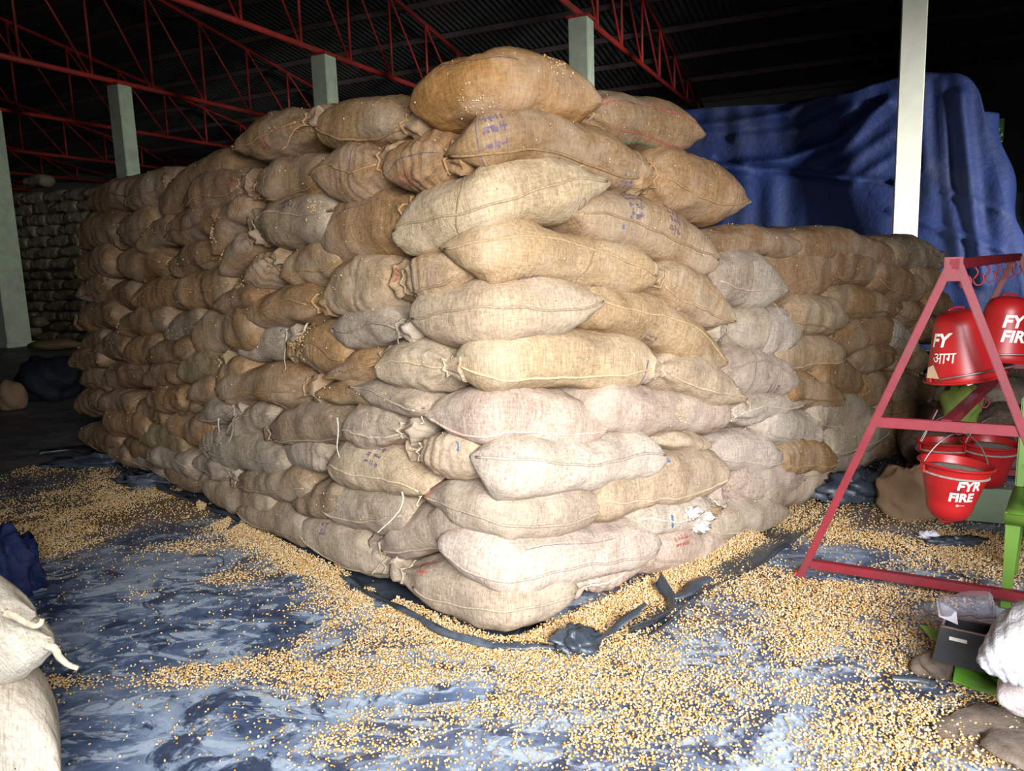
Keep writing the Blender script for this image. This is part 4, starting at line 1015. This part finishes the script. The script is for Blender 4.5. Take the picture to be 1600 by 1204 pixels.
# skirt under the seat
V, Fc = [], []
pts = [(-.02, -.03), (SWD+.02, -.03), (SWD+.02, SDP+.01), (-.02, SDP+.01), (-.02, -.03)]
for a, b in pts: V += [cp(a, b, SH), cp(a, b, SH-.045)]
o = mesh('seat_skirt', V, grid_faces(5, 2), CHAIRM, smooth=False); solidify(o, .008); reparent(o, root)
for a in (0, SWD): reparent(bar('back_post', cp(a, SDP, SH-.02), cp(a, SDP+.09, SH+.42), .035, .022, CHAIRM, None, .006), root)
for k in range(5):
    a = .07+k*(SWD-.14)/4; reparent(bar('back_slat', cp(a, SDP+.02, SH+.10), cp(a, SDP+.085, SH+.40), .028, .008, CHAIRM, None, .003), root)
reparent(bar('back_rail', cp(-.01, SDP+.09, SH+.42), cp(SWD+.01, SDP+.09, SH+.42), .022, .07, CHAIRM, None, .008), root)
reparent(bar('back_rail', cp(0, SDP+.02, SH+.10), cp(SWD, SDP+.02, SH+.10), .014, .03, CHAIRM, None, .004), root)
for a in (SWD+.015,):
    reparent(bar('armrest', cp(a, .04, SH+.20), cp(a, SDP+.05, SH+.22), .045, .014, CHAIRM, None, .005), root)
    reparent(bar('arm_support', cp(a, .03, SH-.02), cp(a, .06, SH+.20), .03, .018, CHAIRM, None, .004), root)

# ------------------------------------------------------------------ things lying on the right foreground
def lump(name, c, r, mat, seed, label=None, cat=None, rough=.18, nu=20, nv=28, flat=True, kf=1.0):
    g = np.random.default_rng(seed); f = sines(g, 9, 1.5*kf, 4*kf); f2 = sines(g, 9, 4*kf, 11*kf)
    V = []
    for i in range(nu):
        th = math.pi*i/(nu-1)
        for j in range(nv):
            ph = 2*math.pi*j/nv; d = np.array([math.sin(th)*math.cos(ph), math.sin(th)*math.sin(ph), math.cos(th)])
            k = 1+rough*float(f(d[0]*2+d[2], d[1]*2-d[2]))+rough*.5*abs(float(f2(d[0]*2+d[2], d[1]*2+d[2]*1.3)))
            p = d*np.array(r)*k; p[2] = max(p[2], -r[2]*.8) if flat else p[2]; V.append(np.array(c)+p)
    o = mesh(name, V, grid_faces(nu, nv, True), mat)
    if label: tag(o, label, cat)
    return o
c = ground(1462, 1052); lump('earth_clod', c+[0, 0, .03], (.085, .06, .045), CLOD, 5, 'brown stony clod in the maize beside the green plastic piece', 'clod')
c = ground(1545, 1150); lump('earth_heap', c+[.12, -.02, .0], (.24, .16, .03), CLOD, 6, 'dark earth heaped in the bottom right corner', 'earth', .3)
# broken green plastic arm: thick bent plate
out = [(1437, 976), (1452, 980), (1478, 994), (1510, 1008), (1545, 1024), (1590, 1046), (1605, 1082), (1580, 1090), (1535, 1080), (1489, 1064), (1491, 1050), (1494, 1034), (1488, 1020), (1472, 1008), (1454, 996)]
zs = [.10]*6+[.07, .03, .02, .03, .05, .07, .08, .09, .10]
V = [ground(x, y, z) for (x, y), z in zip(out, zs)]
o = mesh('plastic_arm_piece', V, [list(range(len(V)))], GREENL, smooth=False); solidify(o, .012)
bmm = o.modifiers.new('edge', 'BEVEL'); bmm.width = .003; bmm.segments = 2
tag(o, 'bright green curved piece of broken plastic below the black box', 'plastic piece')
# black box with open top
B0 = ground(1512, 1030, .09); bx = unit([.80, -.60, 0]); by = unit([.60, .80, 0]); root = empty('black_box', B0); tag(root, 'small black plastic box with open tray on the green piece', 'box')
def bp3(a, b, z): return B0+bx*a+by*b+UPZ*z
wb, db, wt, dt, hb = .105, .075, .085, .055, .125
V = [bp3(sx*w, sy*d, z) for w, d, z in ((wb, db, 0), (wt, dt, hb), (wt-.01, dt-.01, hb), (wt-.012, dt-.012, hb-.03)) for sx, sy in ((-1, -1), (1, -1), (1, 1), (-1, 1))]
o = mesh('box_body', V, grid_faces(4, 4, True).tolist()+[[3, 2, 1, 0], [12, 13, 14, 15]], BLACKB, smooth=False); reparent(o, root)
for s in (-1, 1):
    reparent(bar('tray_rim', bp3(-wt, s*(dt-.005), hb+.003), bp3(wt, s*(dt-.005), hb+.003), .008, .006, simple_wire, None, .001), root)
    reparent(bar('tray_rim', bp3(s*(wt-.005), -dt, hb+.003), bp3(s*(wt-.005), dt, hb+.003), .008, .006, simple_wire, None, .001), root)
V = [bp3(a, -db+(db-dt)*z/hb-.0015, z) for a, z in ((-.055, .088), (.0, .088), (.0, .100), (-.055, .100))]
o = mesh('label_strip', V, [[0, 1, 2, 3]], WHITE, smooth=False); solidify(o, .001); reparent(o, root)
q = [bp3(-.10, .02, hb+.006), bp3(-.035, -.02, hb+.008), bp3(-.045, .0, hb+.05), bp3(-.115, .05, hb+.055)]
o = mesh('paper_slip', q, [[0, 1, 2, 3]], PAPER, smooth=False); solidify(o, .002); tag(o, 'small bluish white paper slip sticking up from the black box', 'paper')
ca_ = bp3(-.10, .03, hb+.045); cb_ = bp3(.06, .07, hb+.075); ax = unit(cb_-ca_); sd = unit(np.cross(ax, UPZ)); uu_ = np.cross(sd, ax); V = []; fq = sines(np.random.default_rng(2), 8, 1, 5)
for i in range(14):
    for j in range(30):
        a = j*2*math.pi/30; r = (.045+.012*i/13)*(1+.10*float(fq(i*.5, a))); V.append(ca_+(cb_-ca_)*i/13+sd*r*math.cos(a)+uu_*r*.8*math.sin(a))
o = mesh('clear_plastic_cup', V, grid_faces(14, 30, True).tolist()+[list(range(30))], GLASSP); solidify(o, .0012); tag(o, 'crumpled clear plastic cup lying on the black box', 'cup')
# crumpled foil packet and bits
o = lump('foil_packet', ground(1492, 846, .015), (.13, .045, .02), BLACKP, 14, 'crumpled dark blue and silver packet on the maize under the lower bucket', 'packet', .35, kf=2)
o = lump('clear_wrapper', ground(1452, 836, .015), (.05, .03, .022), PAPER, 15, 'small crumpled pale wrapper left of the dark packet', 'wrapper', .3, kf=2)
o = lump('brown_sack_heap', ground(1425, 775, .10), (.20, .16, .17), CARD, 16, 'slumped orange brown cloth bag behind the hanging lower bucket', 'bag', .2, kf=1.3)
o = lump('green_cloth', ground(1418, 788, .02), (.16, .07, .03), simple('dull_green_cloth', (.10, .15, .06), .9, .3, 6), 17, 'dull green cloth under the orange brown bag', 'cloth', .3, kf=2)
o = lump('green_bag', atdepth(1500, 636, 5.0), (.11, .09, .15), simple('olive_bag', (.20, .27, .05), .8, .3, 3), 18, 'olive green bag seen through the red stand above the crossbar', 'bag', .15, kf=1.2)
o = box('green_board', ground(1545, 788, .10), .12, .02, .10, simple('grey_green_board', (.20, .27, .17), .8, .1, 3), None, (.9, -.4, 0), (.4, .9, 0), (0, 0, 1), .004); tag(o, 'pale green board standing behind the lettered lower bucket', 'board')
# sacks and crates stacked behind the stand; shade there is painted into their colour
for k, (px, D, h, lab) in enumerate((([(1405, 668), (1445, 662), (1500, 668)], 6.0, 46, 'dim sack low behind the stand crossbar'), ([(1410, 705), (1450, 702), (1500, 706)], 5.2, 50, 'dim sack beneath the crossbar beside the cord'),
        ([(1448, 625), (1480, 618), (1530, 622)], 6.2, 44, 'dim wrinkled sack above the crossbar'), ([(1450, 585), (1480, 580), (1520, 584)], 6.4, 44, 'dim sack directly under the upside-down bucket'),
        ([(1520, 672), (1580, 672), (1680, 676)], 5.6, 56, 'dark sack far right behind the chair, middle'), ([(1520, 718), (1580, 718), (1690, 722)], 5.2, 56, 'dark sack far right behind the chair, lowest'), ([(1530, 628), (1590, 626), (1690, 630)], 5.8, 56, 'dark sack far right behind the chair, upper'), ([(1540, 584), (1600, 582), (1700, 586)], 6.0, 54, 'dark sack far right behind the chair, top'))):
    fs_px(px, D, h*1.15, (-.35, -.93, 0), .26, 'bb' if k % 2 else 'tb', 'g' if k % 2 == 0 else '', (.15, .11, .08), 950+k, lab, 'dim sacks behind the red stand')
# bundle of blue plastic at the left edge, and sack with blue sheet in the dark
o = lump('blue_plastic_bundle', ground(6, 892, .10), (.15, .13, .17), TARP, 21, 'folded blue plastic bundle at the left picture edge', 'plastic bundle', .26, kf=1.8)
c = ground(25, 640); o = lump('blue_sheet', c+[.15, .5, .28], (.35, .25, .30), BTARP, 22, 'dark blue sheet heaped behind a standing sack in the gloom', 'sheet', .2)
o = lump('standing_sack', c+[-.03, 0, .17], (.17, .15, .20), CARD, 23, 'small brown sack standing in the gloom at far left', 'sack', .08)
o = lump('flat_sack', atdepth(85, 538, 17.5)*np.array([1, 1, 0])+[0, 0, .12], (.55, .3, .13), CARD, 24, 'flat buff sack on the floor before the distant left stack', 'sack', .08)

# ------------------------------------------------------------------ black plastic sheet under the stack
def ribbon(name, pts, prof, parent=None, seed=1, wob=.012):
    """sweep a cross profile (out, up) along ground points"""
    P = np.array(pts, float); n = 12*(len(P)-1)+1; t = np.linspace(0, len(P)-1, n)
    Q = np.stack([np.interp(t, np.arange(len(P)), P[:, k]) for k in range(3)], 1)
    for _ in range(6): Q[1:-1] = (Q[:-2]+2*Q[1:-1]+Q[2:])/4
    d = np.gradient(Q, axis=0); d[:, 2] = 0; d /= np.linalg.norm(d, axis=1)[:, None]; o_ = np.stack([d[:, 1], -d[:, 0], 0*d[:, 0]], 1)
    g = np.random.default_rng(seed); f = sines(g, 8, 3, 14); V = []
    for i in range(n):
        k = 1+.35*float(f(Q[i, 0], Q[i, 1])); 
        for j, (a, b) in enumerate(prof):
            w = wob*float(f(Q[i, 0]*2+j, Q[i, 1]*2-j)) if 0 < j else 0
            V.append(Q[i]+o_[i]*(a*k+w)+np.array([0, 0, max(.002, b*max(k, .4)+abs(w)*.5)]))
    o = mesh(name, V, grid_faces(n, len(prof)), BLACKP, parent); solidify(o, .004); return o
G_ = lambda x, y, z=0: ground(x, y, z)
root = empty('black_floor_sheet', ground(790, 1000)); tag(root, 'black plastic sheet under the stack with curled torn edges', 'plastic sheet')
edge = [G_(60, 712), G_(115, 705), G_(160, 722), G_(210, 745), G_(262, 770), G_(310, 792), G_(370, 812), G_(420, 842), G_(470, 868), G_(520, 892), G_(580, 932), G_(640, 966), G_(700, 996), G_(760, 1012), G_(800, 1018), G_(850, 1014), G_(885, 1018)]
reparent(ribbon('curled_edge', edge, [(-.30, .002), (-.05, .004), (-.01, .005), (.012, .010), (.018, .024), (.004, .028), (-.008, .018)], None, 3, .02), root)
reparent(ribbon('curled_edge', [G_(1010, 1000), G_(1100, 925), G_(1190, 880), G_(1260, 830), G_(1310, 795), G_(1350, 770), G_(1400, 745)], [(-.30, .002), (-.05, .004), (.0, .005), (.02, .010), (.02, .02)], None, 4), root)
reparent(lump('torn_flap', G_(900, 1003, .03), (.085, .075, .05), BLACKP, 41, None, None, .35, kf=1.6), root)
reparent(ribbon('torn_flap', [G_(905, 1012), G_(945, 990), G_(985, 962, .05), G_(1000, 950, .08)], [(-.01, .003), (.02, .02), (.05, .045), (.08, .05)], None, 5), root)
reparent(ribbon('torn_flap', [G_(985, 996), G_(1020, 985), G_(1048, 965), G_(1045, 940, .02), G_(1028, 915, .05)], [(-.012, .01), (0, .03), (.012, .05), (.02, .055)], None, 6, .004), root)
reparent(ribbon('torn_flap', [G_(1030, 915, .04), G_(1052, 935, .01), G_(1070, 928, .02), G_(1085, 912, .04), G_(1105, 905, .05)], [(-.03, .002), (0, .012), (.03, .02), (.045, .012)], None, 7, .006), root)
reparent(lump('crumpled_fold', G_(1345, 765, .07), (.22, .10, .09), BLACKP, 42, None, None, .4, kf=2.2), root)
reparent(lump('crumpled_fold', G_(150, 722, .03), (.35, .08, .045), BLACKP, 43, None, None, .35, kf=2.2), root)
reparent(lump('crumpled_fold', G_(235, 752, .03), (.20, .07, .05), BLACKP, 44, None, None, .35, kf=2.2), root)
for k, (pp, lab) in enumerate(((((1392, 1060), (1410, 1062), (1430, 1064), (1455, 1070), (1462, 1074)), 'black plastic strip lying on the maize near the brown clod'),)):
    o = ribbon('plastic_strip', [G_(x, y, .012) for x, y in pp], [(-.014, .002), (0, .014), (.014, .016), (.022, .006)], None, 60+k, .004); tag(o, lab, 'plastic strip')

RAGM = simple('dirty_rag', (.50, .45, .40), .9, .2, 30, bump=.6)
for k, (x, y, r, m) in enumerate(((1075, 800, .05, (.62, .56, .50)), (1098, 806, .045, (.60, .52, .46)), (1088, 820, .05, (.58, .52, .46)), (1110, 796, .04, (.42, .30, .2)))):
    s_, z_, d_ = hit(x, y); c_ = pos(s_)+nrm(s_)*.015; c_[2] = z_
    o = lump('white_rag', c_, (r*.95, r*.6, r*.55), RAGM if k != 3 else CARD, 300+k, ['white rag bulging from the torn sack, upper left one', 'white rag bulging from the torn sack, upper right one', 'white rag bulging from the torn sack, lower one', 'brown fibrous scrap at the right of the torn sack'][k], 'rag', .32, kf=2.0, flat=False)
# ------------------------------------------------------------------ spilled maize
def kernels(name, P, rot, scl, label, cat='maize'):
    n = len(P); me = bpy.data.meshes.new(name); me.vertices.add(n); me.vertices.foreach_set('co', P.astype(np.float32).ravel())
    a = me.attributes.new('rot', 'FLOAT_VECTOR', 'POINT'); a.data.foreach_set('vector', rot.astype(np.float32).ravel())
    a = me.attributes.new('scl', 'FLOAT', 'POINT'); a.data.foreach_set('value', scl.astype(np.float32))
    me.materials.append(KERN)
    o = bpy.data.objects.new(name, me); COL.objects.link(o)
    m = o.modifiers.new('kernels', 'NODES'); m.node_group = KG; tag(o, label, cat, None, 'stuff'); return o
KG = bpy.data.node_groups.new('kernel_scatter', 'GeometryNodeTree')
KG.interface.new_socket('Geometry', in_out='INPUT', socket_type='NodeSocketGeometry'); KG.interface.new_socket('Geometry', in_out='OUTPUT', socket_type='NodeSocketGeometry')
nn = KG.nodes; gi = nn.new('NodeGroupInput'); go = nn.new('NodeGroupOutput'); ico = nn.new('GeometryNodeMeshIcoSphere'); ico.inputs['Radius'].default_value = .0049; ico.inputs['Subdivisions'].default_value = 2
tf = nn.new('GeometryNodeTransform'); tf.inputs['Scale'].default_value = (1, .8, .55); ss_ = nn.new('GeometryNodeSetShadeSmooth'); sm = nn.new('GeometryNodeSetMaterial'); sm.inputs['Material'].default_value = KERN
iop = nn.new('GeometryNodeInstanceOnPoints'); ar = nn.new('GeometryNodeInputNamedAttribute'); ar.data_type = 'FLOAT_VECTOR'; ar.inputs['Name'].default_value = 'rot'
as_ = nn.new('GeometryNodeInputNamedAttribute'); as_.data_type = 'FLOAT'; as_.inputs['Name'].default_value = 'scl'
lk = KG.links.new
lk(ico.outputs['Mesh'], tf.inputs['Geometry']); lk(tf.outputs[0], ss_.inputs[0]); lk(ss_.outputs[0], sm.inputs['Geometry']); lk(gi.outputs[0], iop.inputs['Points']); lk(sm.outputs[0], iop.inputs['Instance'])
lk(ar.outputs['Attribute'], iop.inputs['Rotation']); lk(as_.outputs['Attribute'], iop.inputs['Scale']); lk(iop.outputs[0], go.inputs[0])
def inframe(P, m=40):
    v = P-CAM; w = v@Fv; x = 800+FOC*(v@Rv)/w; y = 602-FOC*(v@Uv)/w
    return (w > .1) & (x > -m) & (x < 1600+m) & (y < 1204+m*2)
n = 900000
X = rng.uniform(-4.2, 3.6, n); Y = rng.uniform(1.45, 6.4, n); P = np.stack([X, Y, 0*X], 1)
k = inframe(P, 60)
dd = density(X, Y)
# not under the stack
DI = np.stack([DL[:2], DR[:2]], 1); loc = (P[:, :2]-PC[:2])@np.linalg.inv(DI).T
inside = (loc[:, 0] > .10) & (loc[:, 1] > .10)
far = np.clip((Y-3.2)/3.2, 0, 1)
prob = (np.clip((dd-.42)*1.5, 0.0, 1.0)**1.1*.52*np.clip(.75+.6*N2(X, Y), .12, 1.25)+.010+.05*np.clip(dd, 0, .6))*(1-.5*far)
k &= (rng.uniform(0, 1, n) < prob) & ~inside
P = P[k]; dd = dd[k]
P[:, 2] = .004+rng.uniform(0, 1, len(P))**2*.018*np.clip(dd-.5, 0, 1)
print('floor kernels', len(P))
def rand_rot(m, flat=.5): return np.stack([rng.normal(0, flat, m), rng.normal(0, flat, m), rng.uniform(0, 6.28, m)], 1)
kernels('spilled_maize', P, rand_rot(len(P)), rng.uniform(.75, 1.2, len(P)), 'loose yellow and white maize kernels spilled over the floor')
# a bank of kernels along the foot of the stack
m = 26000; t = rng.uniform(-3.2, 1.9, m); w = np.abs(rng.normal(0, .07, m))
Pb = pos(t)+nrm(t)*(w[:, None]-.02); Pb[:, 2] = .004+rng.uniform(0, 1, m)*np.clip(.045-w*.30, 0, .045)
keep = (N2(Pb[:, 0], Pb[:, 1]) > -.9)
Pb = Pb[keep]
kernels('maize_bank', Pb, rand_rot(len(Pb), .8), rng.uniform(.75, 1.15, len(Pb)), 'bank of loose maize kernels along the foot of the stack')
# kernels caught on the sacks
Q = []
for S, lay_, zone, i in SURF:
    g = np.random.default_rng(lay_*100+i+(7 if zone == Lf else 0)); c = int(g.integers(2, 10))
    Q.append(S.ev(g.uniform(.05, .95, c), g.uniform(-.2, 1.3, c), .002))
    if g.random() < .05:
        u0, a0 = g.uniform(.1, .9), g.uniform(-.1, .9); c = int(g.integers(10, 34)); Q.append(S.ev(np.clip(g.normal(u0, .035, c), .01, .99), g.normal(a0, .16, c), .003))
for (lay_, zone, i, u0, a0, c) in ((6, Lf, 2, .35, .3, 90), (6, Lf, 2, .15, .5, 60), (4, Lf, 2, .1, .9, 80), (9, Lf, 1, .9, .2, 40), (9, Lf, 2, .2, .3, 60), (5, Rt, 0, .6, .0, 50), (11, C, 0, .35, -.5, 40), (11, C, 0, .75, .5, 40), (4, C, 0, .4, .2, 30)):
    for S, l2, z2, i2 in SURF:
        if (l2, z2, i2) == (lay_, zone, i):
            g = np.random.default_rng(c+i); Q.append(S.ev(np.clip(g.normal(u0, .05, c), .01, .99), g.normal(a0, .22, c), .003))
Q = np.concatenate(Q)
kernels('caught_kernels', Q, rand_rot(len(Q), 1.5), rng.uniform(.6, 1.0, len(Q)), 'single maize kernels caught on and between the sacks')
